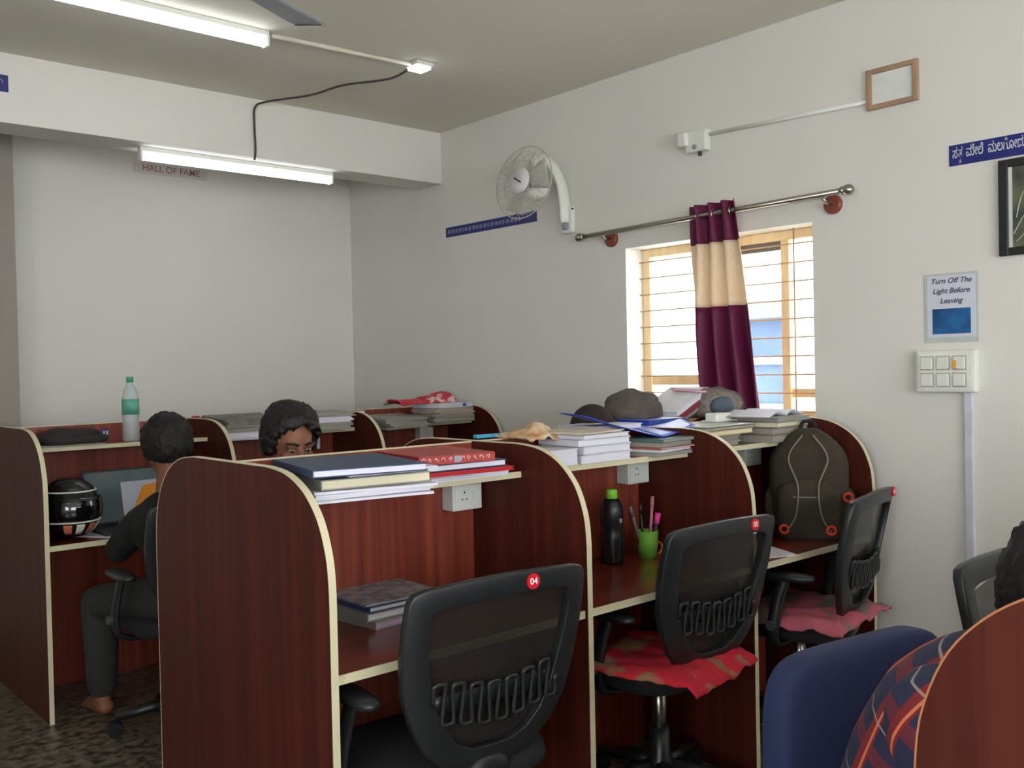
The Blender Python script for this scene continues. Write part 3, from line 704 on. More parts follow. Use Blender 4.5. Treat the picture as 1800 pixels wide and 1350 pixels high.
def person(label, loc, rz, J, shirt_m, trouser_m, head_yaw=0, head_pitch=0, hair=None, skin_m=M_SKIN, voxel=.007, sleeve='short', name='person', feet=True):
    t = thing(name, label, 'person', loc, rz)
    V = {k: Vector(v) for k, v in J.items()}
    def sides(n): return [(s, Vector((V[n].x*s, V[n].y, V[n].z)) if (n+('R' if s > 0 else 'L')) not in V else V[n+('R' if s > 0 else 'L')]) for s in (-1, 1)]
    sh = dict(sides('shoulder')); el = dict(sides('elbow')); wr_ = dict(sides('wrist')); hp = dict(sides('hip')); kn = dict(sides('knee')); an = dict(sides('ankle'))
    def torso(k):
        b = MB(); pts = [V['pelvis'], V['waist'], V['chest'], V['neck']]
        P = smooth_path(pts, 5); n = len(P); prev = None; rings = []
        for i, p in enumerate(P):
            u = i/(n-1)
            w_ = curve_at([(0, .165), (.3, .145), (.55, .17), (.75, .185), (.9, .12), (1, .062)], u)*k
            d_ = curve_at([(0, .115), (.3, .105), (.55, .12), (.75, .118), (.9, .085), (1, .06)], u)*k
            tg = (P[min(i+1, n-1)]-P[max(i-1, 0)]).normalized(); fw = Vector((1, 0, 0)).cross(tg).normalized()*-1
            rings.append([p+Vector((1, 0, 0))*w_*math.cos(a)+fw*d_*math.sin(a) for a in [2*math.pi*q/24 for q in range(24)]])
        vs_ = [q for rg in rings for q in rg]; fs = [(i*24+q, i*24+(q+1) % 24, (i+1)*24+(q+1) % 24, (i+1)*24+q) for i in range(n-1) for q in range(24)]
        fs += [tuple(range(24)), tuple((n-1)*24+q for q in range(24))]
        b.add(vs_, fs); b.sphere(tuple(V['pelvis']), (.165*k, .125*k, .10*k)); return b
    # head mesh
    HM_ = Matrix.Translation(V['head']) @ Matrix.Rotation(head_yaw, 4, 'Z') @ Matrix.Rotation(head_pitch, 4, 'X')
    hb = MB()
    hb.sphere((0, -.012, .025), (.076, .098, .092), 28, 18, HM_)
    hb.sphere((0, .018, -.035), (.062, .075, .085), 24, 16, HM_)
    hb.sphere((0, .055, -.092), (.032, .03, .026), 16, 10, HM_)
    hb.tube([tuple(HM_ @ Vector(p)) for p in ((0, .086, .012), (0, .100, -.018), (0, .112, -.036))], [.009, .012, .016], 10)
    for s in (-1, 1):
        hb.sphere((s*.012, .100, -.04), .009, 10, 6, HM_)
        hb.sphere((s*.076, -.012, -.008), (.012, .02, .032), 12, 8, HM_)
        hb.sphere((s*.032, .079, .024), (.026, .012, .008), 12, 8, HM_)
        hb.sphere((s*.032, .0775, .013), (.018, .0115, .0085), 12, 8, HM_)
        hb.sphere((s*.045, .062, -.028), (.022, .02, .02), 12, 8, HM_)
    hb.sphere((0, .088, -.064), (.026, .012, .006), 12, 8, HM_); hb.sphere((0, .086, -.073), (.022, .012, .007), 12, 8, HM_)
    nb = MB(); limb(nb, [V['neck']-(V['head']-V['neck'])*.3, V['neck']*.5+(HM_ @ Vector((0, -.02, -.06)))*.5, HM_ @ Vector((0, -.02, -.03))], [.07, .056, .054])
    parts = [raw(torso(1)), raw(hb), raw(nb)]
    for s in (-1, 1):
        a = MB(); limb(a, [V['chest']*.25+V['neck']*.75+Vector((s*.05, 0, -.02)), sh[s], (sh[s]+el[s])/2, el[s]], [.06, .056, .047, .038]); limb(a, [el[s], (el[s]*.6+wr_[s]*.4), wr_[s]], [.038, .038, .026])
        hand(a, wr_[s], wr_[s]-el[s], s)
        limb(a, [hp[s], (hp[s]+kn[s])/2, kn[s]], [.088, .076, .056]); limb(a, [kn[s], kn[s]*.65+an[s]*.35+Vector((0, -.015, 0)), an[s]], [.055, .052, .036])
        limb(a, [an[s]+Vector((0, -.03, -.035)), an[s]+Vector((0, .06, -.045)), an[s]+Vector((0, .15, -.06))], [.034, .034, .026])
        for q in range(5):
            limb(a, [an[s]+Vector((s*(q-2)*.012, .135, -.06)), an[s]+Vector((s*(q-2)*.014, .185-.008*q, -.066))], [.012, .010])
        parts.append(raw(a))
    body = fuse('body', parts, skin_m, t, voxel)
    # clothing
    c = [raw(torso(1.09))]
    for s in (-1, 1):
        a = MB()
        e = el[s] if sleeve == 'long' else sh[s]*.35+el[s]*.65
        limb(a, [V['chest']*.3+V['neck']*.7+Vector((s*.05, 0, -.03)), sh[s], (sh[s]+e)/2, e], [.072, .069, .062, .056])
        if sleeve == 'long': limb(a, [el[s], el[s]*.15+wr_[s]*.85], [.052, .040])
        c.append(raw(a))
    cl = fuse('shirt', c, shirt_m, t, voxel*1.1)
    c = []
    for s in (-1, 1):
        a = MB(); a.sphere(tuple(V['pelvis']), (.182, .14, .108))
        limb(a, [hp[s], (hp[s]+kn[s])/2, kn[s]], [.105, .092, .072]); limb(a, [kn[s], kn[s]*.65+an[s]*.35+Vector((0, -.012, 0)), kn[s]*.12+an[s]*.88], [.074, .072, .060]); c.append(raw(a))
    fuse('trousers', c, trouser_m, t, voxel*1.1)
    # eyes and brows
    mw = mat('eye_white', (150, 138, 128), .3); mi = mat('iris_dark', (30, 20, 16), .2)
    for s in (-1, 1):
        e = MB().sphere((s*.032, .0775, .004), (.0135, .0125, .0048), 14, 8, HM_).build('eye', mw, t, smooth=True)
        MB().sphere((s*.032+.002, .0882, .002), (.0058, .003, .0046), 10, 6, HM_).build('iris', mi, e, smooth=True)
        MB().tube([tuple(HM_ @ Vector(p)) for p in ((s*.012, .095, .026), (s*.03, .093, .032), (s*.054, .076, .026))], [.004, .0055, .003], 6).build('eyebrow', M_HAIR, t, smooth=True)
    # hair: lumpy shell over the skull, open at the face
    hr = hair or {}
    th, side_, front = hr.get('thick', .02), hr.get('side', -.02), hr.get('front', .068)
    rnd = random.Random(hr.get('seed', 3)); b = bmesh.new()
    bmesh.ops.create_icosphere(b, subdivisions=5, radius=1)
    from mathutils import noise
    dele = []
    for v in b.verts:
        d = v.co.normalized()
        top = max(0, d.z)
        k = th*(.75+.55*top)*(1+.35*noise.noise(d*3.2+Vector((hr.get('seed', 3), 0, 0))))+.006*noise.noise(d*14)+.004*noise.noise(d*30)
        p = Vector((d.x*(.077+k), -.014+d.y*(.099+k), .024+d.z*(.093+k)))
        hl = front-.035*(abs(p.x)/.08)**2
        drop = p.y > .035 and p.z < hl
        if p.y <= .035:
            lo = lerp(side_, -.075, min(1, max(0, (.02-p.y)/.09)))
            drop = p.z < lo
        v.co = p
        if drop: dele.append(v)
    bmesh.ops.delete(b, geom=dele, context='VERTS')
    me = bpy.data.meshes.new('hair'); b.to_mesh(me); b.free(); me.materials.append(M_HAIR)
    for p in me.polygons: p.use_smooth = True
    ho = bpy.data.objects.new('hair', me); COL.objects.link(ho); ho.parent = t; ho.matrix_local = HM_
    md = ho.modifiers.new('solid', 'SOLIDIFY'); md.thickness = th*.9; md.offset = -1
    return t

SIT = dict(pelvis=(0, -.02, .56), waist=(0, -.03, .70), chest=(0, .0, .90), neck=(0, .04, 1.06), head=(0, .09, 1.20),
           shoulder=(.19, .02, .99), elbow=(.25, .12, .77), wrist=(.16, .34, .80), hip=(.095, .0, .545), knee=(.13, .42, .52), ankle=(.13, .40, .10))
M_TEE = mat('black_tee', (26, 27, 26), .9, var=.15, scale=18, bump=.1)
M_TROU = mat('dark_trousers', (44, 46, 44), .9, var=.12, scale=16, bump=.1)
M_TEE2 = mat('dark_maroon_tee', (52, 40, 40), .9, var=.12, scale=18)
M_JEAN = mat('dark_jeans', (38, 44, 66), .9, var=.12, scale=30)
J1 = dict(SIT); J1.update(waist=(0, -.04, .70), chest=(0, -.03, .90), neck=(0, -.005, 1.055), head=(0, .03, 1.203), shoulder=(.19, -.02, .975), elbow=(.25, .06, .77), wrist=(.16, .28, .80))
person('man with bushy black hair looking down behind the booth panel', (1.705, 3.19, 0), R(180), J1, M_TEE2, M_TROU, head_yaw=R(-4), head_pitch=R(-16), hair=dict(thick=.034, side=-.02, front=.098, seed=5), voxel=.006)
J2 = dict(SIT); J2.update(pelvis=(0, -.02, .54), chest=(-.03, .02, .83), neck=(-.05, .05, .985), head=(-.045, .09, 1.155), shoulder=(.19, .05, .91), shoulderL=(-.18, .06, .86), elbowL=(-.21, .22, .74), wristL=(-.10, .42, .80), knee=(.15, .40, .50), ankle=(.15, .42, .10), kneeL=(-.24, .38, .50), ankleL=(-.24, .36, .10))
person('person in black bent over the far laptop booth seen from behind', (1.605, 3.86, 0), R(2), J2, M_TEE, M_TROU, head_yaw=R(-6), head_pitch=R(-14), hair=dict(thick=.03, side=-.035, front=.06, seed=9), sleeve='long')
# plaid shirt material
def plaid():
    m = bpy.data.materials.new('plaid_shirt'); m.use_nodes = True; nt = m.node_tree; b = nt.nodes['Principled BSDF']; b.inputs['Roughness'].default_value = .9
    tc = nt.nodes.new('ShaderNodeTexCoord'); mp = nt.nodes.new('ShaderNodeMapping'); mp.inputs['Rotation'].default_value = (R(25), 0, 0)
    nt.links.new(tc.outputs['Object'], mp.inputs[0]); sp = nt.nodes.new('ShaderNodeSeparateXYZ'); nt.links.new(mp.outputs[0], sp.inputs[0])
    def math_(op, a, v=None, c=None):
        n = nt.nodes.new('ShaderNodeMath'); n.operation = op
        for i, x in enumerate((a, v, c)):
            if x is None: continue
            if hasattr(x, 'links'): nt.links.new(x, n.inputs[i])
            else: n.inputs[i].default_value = x
        return n.outputs[0]
    def band(src, per, off, lo, hi):
        f_ = math_('FRACT', math_('ADD', math_('MULTIPLY', src, 1/per), off))
        return math_('MULTIPLY', math_('GREATER_THAN', f_, lo), math_('LESS_THAN', f_, hi))
    def mix(fac, a, c):
        n = nt.nodes.new('ShaderNodeMix'); n.data_type = 'RGBA'
        nt.links.new(fac, n.inputs[0])
        for k, x in ((6, a), (7, c)):
            if hasattr(x, 'links'): nt.links.new(x, n.inputs[k])
            else: n.inputs[k].default_value = lin(x)
        return n.outputs[2]
    lat = math_('ADD', sp.outputs['Y'], math_('MULTIPLY', sp.outputs['X'], .35))
    c = mix(math_('MULTIPLY', band(lat, .082, .1, .0, .34), .9), (40, 44, 72), (132, 34, 34))
    c = mix(math_('MULTIPLY', band(sp.outputs['Z'], .115, .3, .0, .22), .55), c, (132, 34, 34))
    c = mix(math_('MULTIPLY', band(lat, .082, .1, .20, .27), .9), c, (220, 128, 84))
    c = mix(math_('MULTIPLY', band(sp.outputs['Z'], .115, .3, .5, .53), .6), c, (176, 168, 160))
    nt.links.new(c, b.inputs['Base Color'])
    return m
J3 = dict(SIT); J3.update(pelvis=(0, -.03, .56), waist=(0, -.02, .70), chest=(0, .06, .87), neck=(0, .15, 1.0), head=(0, .24, 1.09), shoulder=(.185, .10, .945), elbow=(.24, .22, .75), wrist=(.13, .40, .80))
person('person in a red and navy plaid shirt hunched behind the near panel', (1.53, .725, 0), R(180), J3, plaid(), M_JEAN, head_pitch=R(-35), hair=dict(thick=.03, side=-.04, front=.06, seed=2), sleeve='long')

# ------------------------------------------------------------------ books and papers
def book(label, c, size, rz=0, cover=M_NAVY, pages=M_PAPER, spine='back', name='book', cat='book', group=None, rot=None, ct=.003):
    # c: centre of the underside, size: (x, y, z)
    w, d, h = size
    t = thing(name, label, cat, c, rz, group, rot=rot)
    g = .004
    MB().box(-w/2+g, w/2-g, -d/2+g, d/2-g, ct, h-ct).build('pages', pages, t)
    MB().box(-w/2, w/2, -d/2, d/2, h-ct, h).build('top_cover', cover, t, bevel=.0008)
    MB().box(-w/2, w/2, -d/2, d/2, 0, ct).build('bottom_cover', cover, t, bevel=.0008)
    if spine == 'back': MB().box(-w/2, w/2, d/2-ct, d/2, ct, h-ct).build('spine', cover, t)
    elif spine == 'front': MB().box(-w/2, w/2, -d/2, -d/2+ct, ct, h-ct).build('spine', cover, t)
    elif spine == 'left': MB().box(-w/2, -w/2+ct, -d/2, d/2, ct, h-ct).build('spine', cover, t)
    elif spine == 'right': MB().box(w/2-ct, w/2, -d/2, d/2, ct, h-ct).build('spine', cover, t)
    return t
def sheaf(label, c, size, rz=0, m=M_PAPER, n=5, jit=.012, name='paper_bundle', cat='papers', group=None, seed=1, droop=.0):
    # loose sheets: several thin slightly fanned layers, each a part
    rnd = random.Random(seed); w, d, h = size
    t = thing(name, label, cat, c, rz, group)
    for k in range(n):
        M_ = Matrix.Translation((rnd.uniform(-jit, jit), rnd.uniform(-jit, jit), h*k/n)) @ Matrix.Rotation(rnd.uniform(-.06, .06), 4, 'Z')
        th = h/n*.92
        def fn(u, v, M_=M_, th=th, top=True):
            return M_ @ Vector(((u-.5)*w, (v-.5)*d, 0))
        b = MB()
        nu = 6
        vs_ = []
        for zz in (0, th):
            for vv in (0, 1):
                for i in range(nu+1):
                    u = i/nu; sag = -droop*(1-vv)*1.0+rnd.uniform(-.0004, .0004)
                    vs_.append(tuple(M_ @ Vector(((u-.5)*w, (vv-.5)*d, zz+sag))))
        fs = []; q = nu+1
        for i in range(nu):
            fs += [(i, i+1, q+i+1, q+i), (2*q+i, 3*q+i, 3*q+i+1, 2*q+i+1), (i, 2*q+i, 2*q+i+1, i+1), (q+i, q+i+1, 3*q+i+1, 3*q+i)]
        fs += [(0, q, 3*q, 2*q), (nu, 2*q+nu, 3*q+nu, q+nu)]
        b.add(vs_, fs); b.build('sheets', m, t)
    return t
S1 = 1.14
GA, GB, GD = 'left pile on the front booth shelf', 'right pile on the front booth shelf', 'notebooks on the front booth desk'
M_GREYC = mat('grey_cover', (150, 148, 140), .6)
sheaf('white loose papers at the bottom of the shelf pile nearest the panel edge', (1.36, 2.17, S1), (.33, .27, .028), R(-10), M_PAPER, 4, .012, group=GA, seed=4)
book('thick cream paged book in the pile under the big navy notebook', (1.37, 2.17, S1+.029), (.31, .235, .026), R(-8), M_GREYC, M_PAPERW, 'left', group=GA)
sheaf('folded white papers just under the big navy notebook', (1.42, 2.16, S1+.056), (.25, .22, .011), R(-4), M_PAPER, 2, .008, group=GA, seed=8)
book('big navy covered notebook on top of the front shelf pile', (1.335, 2.17, S1+.068), (.30, .37, .02), R(-13), M_NAVY, M_PAPER, 'left', name='notebook', group=GA)
sheaf('white papers under the red books on the front shelf', (1.75, 2.29, S1), (.30, .23, .018), R(-4), M_PAPER, 3, .008, group=GB, seed=11)
book('thin red covered book second from the bottom of the front shelf pile', (1.745, 2.26, S1+.019), (.31, .23, .012), R(-5), M_RED, M_RED, 'left', group=GB)
book('navy notebook with white page edges under the patterned red book', (1.735, 2.28, S1+.032), (.30, .24, .02), R(-4), M_NAVY, M_PAPER, 'left', name='notebook', group=GB)
rb = book('red book with white ornamental spine on top of the front shelf pile', (1.715, 2.30, S1+.053), (.25, .30, .026), R(-9), mat('red_dull_cover', (168, 62, 58), .5, var=.1, scale=25), M_RED, 'front', group=GB)
mw_ = mat('spine_white', (226, 206, 206), .6)
for k in range(11):
    if k == 5:
        MB().box(-.012, .01, -.1512, -.149, .004, .022).build('spine_mark', mat('spine_grey', (150, 158, 168), .5), rb); continue
    x = -.11+k*.021
    MB().tube([(x+.006*math.cos(a+k), -.1508, .013+.0065*math.sin(a)) for a in [1.6*math.pi*i/8 for i in range(7)]], .0012, 4).build('spine_mark', mw_, rb)
book('lilac notebook at the bottom of the desk stack in the front booth', (1.545, 2.32, DK), (.24, .20, .022), R(6), M_GREYC, mat('paper_lilac', (176, 158, 186), .8, stretch=(1, 1, 60), scale=4), 'left', name='notebook', group=GD)
book('white paged book in the middle of the desk stack', (1.54, 2.33, DK+.023), (.25, .21, .022), R(2), M_GREYC, M_PAPER, 'left', group=GD)
book('blue edged notebook in the desk stack of the front booth', (1.55, 2.335, DK+.046), (.25, .22, .016), R(1), mat('blue_cover', (64, 82, 128), .5), M_PAPER, 'left', name='notebook', group=GD)
book('grey printed magazine on top of the front booth desk stack', (1.55, 2.34, DK+.063), (.26, .225, .006), R(-1), two('printed_cover', (120, 124, 134), (172, 172, 176), scale=26, rough=.5, width=.12), M_PAPER, 'left', name='magazine', cat='magazine', group=GD, ct=.0012)
# middle booth shelf
GC = 'white books on the middle booth shelf'
M_WCOV = mat('white_cover', (206, 206, 214), .6)
for k, (h, dx, rz, w) in enumerate(((.030, 0, 0, .25), (.026, .004, 2, .245), (.022, -.004, -2, .25), (.014, .0, 3, .24))):
    z = S1+sum(q for q in (.030, .026, .022, .014)[:k])+.001*k
    book(('lowest of the four thick white books on the middle shelf', 'second thick white book from the bottom on the middle shelf', 'third white book up the stack on the middle shelf', 'top thin white book of the middle shelf stack')[k], (2.37+dx, 2.30, z), (w, .20, h), R(rz), M_WCOV, M_PAPER, 'back', group=GC)
sheaf('loose brownish sheets lying on the middle shelf white stack', (2.35, 2.33, S1+.097), (.23, .24, .006), R(6), mat('paper_tan', (196, 184, 170), .8), 2, .01, group=GC, seed=3)
book('short white book standing left of the white stack behind the booth panel', (2.17, 2.30, S1), (.13, .2, .055), R(0), M_WCOV, M_PAPER, 'back', group=GC)
GE = 'magazines under the blue folder'
for k, (m_, pg, h) in enumerate(((M_GREYC, M_PAPERG, .012), (M_WCOV, M_PAPER, .010), (mat('orange_cover', (178, 92, 72), .6), M_PAPER, .006), (M_GREYC, M_PAPERG, .016), (mat('teal_cover', (92, 112, 112), .6), M_PAPERG, .012))):
    z = S1+(0, .013, .024, .031, .048)[k]
    book(('grey magazine at the bottom of the pile above the socket', 'white magazine second in the pile above the socket', 'orange edged magazine in the pile above the socket', 'thick grey magazine in the pile above the socket', 'teal grey magazine directly under the blue folder')[k], (2.69+.006*k, 2.265+.008*(k % 2), z), (.22, .20, h), R((6, 9, 4, 8, 5)[k]), m_, pg, 'left', name='magazine', cat='magazine', group=GE, ct=.0015)
# blue folder, bent open
bf = thing('plastic_folder', 'glossy blue plastic folder lying bent open over the white books', 'folder', (2.67, 2.21, 1.203))
def quadsheet(name, A, B_, C, D, sag):
    O = Vector((2.67, 2.21, 1.203)); A, B_, C, D = [Vector(q)-O for q in (A, B_, C, D)]
    def fn(u, v):
        p = A.lerp(B_, u).lerp(D.lerp(C, u), v); p.z -= sag*math.sin(math.pi*u); return tuple(p)
    return MB().grid(fn, 12, 6).build(name, M_BLUE, bf, smooth=True, solid=.003)
quadsheet('folder_cover', (2.46, 2.40, 1.287), (2.67, 2.205, 1.204), (2.75, 2.44, 1.226), (2.50, 2.56, 1.292), .004)
quadsheet('folder_cover', (2.67, 2.205, 1.2035), (2.97, 2.29, 1.228), (3.07, 2.45, 1.246), (2.75, 2.44, 1.2255), .003)
cl = thing('dust_cloth', 'crumpled beige and orange cloth lying on the booth panel top', 'cloth', (2.225, 2.40, 1.2))
from mathutils import noise as NZ
def cloth(u, v):
    x = lerp(-.105, .105, u); y = lerp(-.09, .09, v)
    e = math.sin(math.pi*u)*math.sin(math.pi*v)
    z = .026+.05*e**.6*(.6+.9*NZ.noise(Vector((x*17, y*15, 2.0))))+.012*NZ.noise(Vector((x*40, y*40, 5)))
    return (x, y, z)
MB().grid(cloth, 36, 28).build('fabric', two('beige_cloth', (206, 188, 158), (178, 126, 76), scale=20, rough=.9, width=.2), cl, smooth=True, solid=.006)
tag(MB().box(-.07, .07, -.012, .012, 0, .012).build('sky_blue_case', mat('sky_blue', (70, 160, 200), .4), bevel=.003, loc=(2.13, 2.52, 1.225), rot=(0, 0, R(-4))), 'sky blue pencil case lying on the panel top beside the cloth', 'pencil case')
# things along the rear shelf and panel top of middle and window booths
ZR = 1.14
GF = 'books piled on the rear shelves near the window'
book('white book with the blue box on it behind the blue folder', (2.66, 2.50, 1.225), (.26, .2, .018), R(3), M_WCOV, M_PAPER, 'back', group=GF)
book('blue patterned book lying flat behind the blue folder', (2.98, 2.52, 1.226), (.24, .17, .022), R(2), mat('blue_pattern', (52, 74, 150), .4, var=.3, scale=20), M_BLUE, 'front', group=GF)
book('white paged hardback under the blue patterned book', (2.93, 2.36, 1.155), (.28, .26, .03), R(4), M_WCOV, M_PAPERG, 'back', group=GF)
lp = thing('closed_laptop', 'closed silver laptop lying across the shelf behind the folder', 'laptop', (3.10, 2.33, 1.206), R(3))
MB().box(-.17, .17, -.11, .11, 0, .010).build('base', mat('laptop_silver', (176, 178, 170), .35, metal=.3), lp, bevel=.004)
MB().box(-.17, .17, -.11, .11, .011, .019).build('lid', MATS['laptop_silver'], lp, bevel=.004)
book('wide tan edged book under the silver laptop', (3.09, 2.32, 1.185), (.33, .21, .02), R(3), mat('tan_cover', (190, 160, 110), .6), M_PAPERW, 'back', group=GF)
sheaf('grey files under the silver laptop on the window booth shelf', (3.05, 2.34, S1), (.28, .2, .044), R(2), M_PAPERG, 4, .006, group=GF, seed=21)
cap = thing('dark_hat', 'dark rounded cap lying behind the white books', 'cap', (2.74, 2.62, 1.2))
MB().sphere((0, 0, .02), (.085, .095, .095), 24, 14).build('crown', mat('cap_brown', (44, 34, 32), .9), cap, smooth=True)
MB().grid(lambda u, v: ((.08+.08*v)*math.cos(lerp(-.9, .9, u)), (.085+.05*v)*math.sin(lerp(-.9, .9, u)), .03-.02*v), 12, 4).build('brim', MATS['cap_brown'], cap, smooth=True, solid=.004)
def lump(name, label, cat, c, rx, ry, rz_, m, seed, amp=.22, rot=0, taper=0):
    b = bmesh.new(); bmesh.ops.create_icosphere(b, subdivisions=4, radius=1)
    for v in b.verts:
        d = v.co.normalized(); k = 1+amp*NZ.noise(d*1.6+Vector((seed, 0, 0)))+amp*.18*NZ.noise(d*5+Vector((0, seed, 0)))
        k *= 1
        z = d.z*rz_*k*(1+taper*d.x)
        v.co = (d.x*rx*k, d.y*ry*k, max(z, -rz_*.55))
    me = bpy.data.meshes.new(name); b.to_mesh(me); b.free(); me.materials.append(m)
    for p in me.polygons: p.use_smooth = True
    o = bpy.data.objects.new('cloth_body', me); COL.objects.link(o)
    t = thing(name, label, cat, c, rot); o.parent = t; o.location = (0, 0, rz_*.55)
    return t
M_GREYBAG = mat('grey_bag_cloth', (84, 76, 72), .9, var=.12, scale=25, bump=.15)
gb = lump('soft_bag', 'slumped dark grey cloth bag on the rear shelf before the window', 'bag', (3.02, 2.66, 1.225), .15, .11, .085, M_GREYBAG, 4, .25, R(5), taper=.3)
MB().tube(smooth_path([(-.16, -.03, .03), (-.2, -.06, .015), (-.26, -.05, .01), (-.3, -.02, .01)], 5), .008, 8).build('strap', MATS['cap_brown'], gb, smooth=True)
mb = lump('mesh_bag', 'grey mesh bag with a dark mouth on the pile before the curtain', 'bag', (3.52, 2.60, 1.225), .15, .11, .085, mat('mesh_bag_grey', (120, 112, 106), .9, var=.3, scale=60), 8, .2, R(-5))
MB().sphere((-.05, -.085, .05), (.07, .04, .045), 20, 12).build('bag_mouth', mat('slate_lining', (70, 84, 96), .7), mb, smooth=True)
GH = 'tilted books before the curtain'
for k, (m_, pg, l) in enumerate(((mat('dark_cover', (80, 70, 68), .5), M_PAPERG, 'lowest tilted dark covered book leaning before the curtain'), (mat('maroon_cover', (140, 48, 62), .5), mat('paper_pink', (208, 150, 158), .8), 'tilted maroon and pink book in the leaning pile before the curtain'), (M_WCOV, M_PAPER, 'top tilted white book of the leaning pile before the curtain'))):
    book(l, (3.33+.0*k, 2.68, 1.243+.024*k), (.30, .2, .022), 0, m_, pg, 'front' if k == 1 else 'back', group=GH, rot=(0, R(-19), R(8)))
book('pink covered book lying over the grey mesh bag', (3.50, 2.67, 1.335), (.2, .17, .012), 0, mat('pink_cover', (206, 120, 132), .5), M_PAPER, 'back', group=GH, rot=(R(4), R(4), R(5)))
pd = thing('plastic_case', 'small white plastic case on the silver laptop', 'case', (3.24, 2.38, 1.226))
MB().box(-.05, .05, -.03, .03, 0, .035).build('body', M_WHITE, pd, bevel=.006)
MB().box(-.07, .09, -.035, .035, -.0, .006).build('tray', M_WHITE, pd, bevel=.002)
GI = 'books above the olive backpack'
for k, (m_, pg, h) in enumerate(((M_GREYC, M_PAPERG, .03), (mat('brown_cover', (128, 104, 84), .6), M_PAPERG, .028), (M_GREYC, M_PAPERW, .022), (M_GREYC, M_PAPERG, .018))):
    z = S1+(0, .031, .060, .083)[k]
    book(('grey book at the bottom of the pile above the olive backpack', 'brown book second in the pile above the olive backpack', 'cream paged book third in the pile above the olive backpack', 'grey book under the open book above the olive backpack')[k], (3.44+.006*k, 2.28-.004*k, z), (.27, .21, h), R((4, 1, 6, 3)[k]), m_, pg, 'back', group=GI)
ob = thing('open_book', 'open white paged book lit by the window on top of the pile', 'book', (3.42, 2.28, S1+.102), R(6))
for s in (-1, 1):
    MB().grid(lambda u, v, s=s: (s*lerp(0, .15, u), lerp(-.1, .1, v), .006+.022*math.sin(math.pi*min(1, u*1.1))**1*(1-u*.5)), 12, 3).build('page_block', M_PAPER, ob, smooth=True, solid=.008)
MB().box(-.16, .16, -.105, .105, 0, .003).build('cover', M_GREYC, ob)
rs = thing('red_ribbon', 'crumpled red ribbon below the books by the booth side panel', 'ribbon', (2.92, 2.22, S1))
MB().tube(smooth_path([(-.02, 0, .01), (.02, -.03, .03), (.05, -.01, .005), (.03, -.05, -.01), (.06, -.06, -.03)], 6), .011, 8, flat=.4).build('band', mat('ribbon_red', (206, 44, 58), .5), rs, smooth=True)

# ------------------------------------------------------------------ desk things, middle and window booth
wb = thing('water_bottle', 'black sports bottle with a lime green cap on the middle desk', 'bottle', (2.545, 2.345, DK))
MB().lathe([(.0, 0), (.040, 0), (.043, .01), (.043, .11), (.038, .125), (.043, .14), (.043, .195), (.034, .225), (.026, .235), (0, .235)], 28).build('body', mat('bottle_black', (30, 30, 32), .3), wb, smooth=True)
MB().lathe([(.0, .232), (.022, .232), (.022, .262), (.018, .268), (0, .268)], 20).build('cap', mat('lime_cap', (140, 214, 70), .4), wb, smooth=True)
MB().box(-.006, .006, -.0445, -.042, .15, .165).build('logo_mark', mat('logo_grey', (150, 150, 150), .5), wb)
pc = thing('pen_cup', 'light green plastic pen cup on the middle desk', 'cup', (2.71, 2.32, DK))
MB().lathe([(.0, 0), (.034, 0), (.042, .10), (.039, .10), (.032, .004), (0, .004)], 28).build('cup', mat('green_cup', (124, 190, 72), .4), pc, smooth=True)
GP = 'pens in the green cup'
def pen(label, dx, dy, tx, ty, L, r, m, capm=None, name='pen', cat='pen'):
    t = thing(name, label, cat, (2.71+dx, 2.32+dy, DK+.008), 0, GP)
    d = Vector((tx, ty, 1)).normalized()
    MB().cyl((0, 0, 0), tuple(d*L), r, 10).build('barrel', m, t, smooth=True)
    MB().cyl(tuple(d*(L-.035)), tuple(d*(L+.006)), r*1.25, 10).build('pen_cap', capm or m, t, smooth=True)
pen('grey ruler like pen leaning left in the green cup', -.018, .006, -.28, .08, .19, .007, mat('pen_grey', (96, 86, 82), .5))
pen('black pen standing in the green cup', -.004, .012, -.05, .05, .185, .005, M_BLACK)
pen('pale pink marker standing tall in the green cup', .008, 0, .12, .0, .21, .006, mat('pen_pinkish', (190, 120, 130), .4))
pen('hot pink highlighter leaning right in the green cup', .014, -.006, .22, -.05, .15, .009, mat('pen_dark', (60, 40, 48), .4), mat('hot_pink', (232, 70, 160), .4), 'highlighter', 'highlighter')
sc = thing('orange_scissors', 'orange handled scissors lying behind the green cup', 'scissors', (2.775, 2.335, DK))
for s in (-1, 1):
    MB().tube([(.022*math.cos(a)+.0, .012*s, .03+.022*math.sin(a)+.006*s) for a in [2*math.pi*i/16 for i in range(16)]], .005, 6, closed=True).build('handle', mat('scissor_orange', (206, 108, 40), .4), sc, smooth=True)
MB().box(.02, .10, -.004, .004, .004, .014).build('blade', M_CHROME, sc)
tag(MB().box(-.10, .10, -.14, .14, 0, .003).build('paper_sheet', M_PAPER, loc=(3.07, 2.10, DK), rot=(0, 0, R(-25))), 'white paper sheet on the desk before the olive backpack', 'paper')
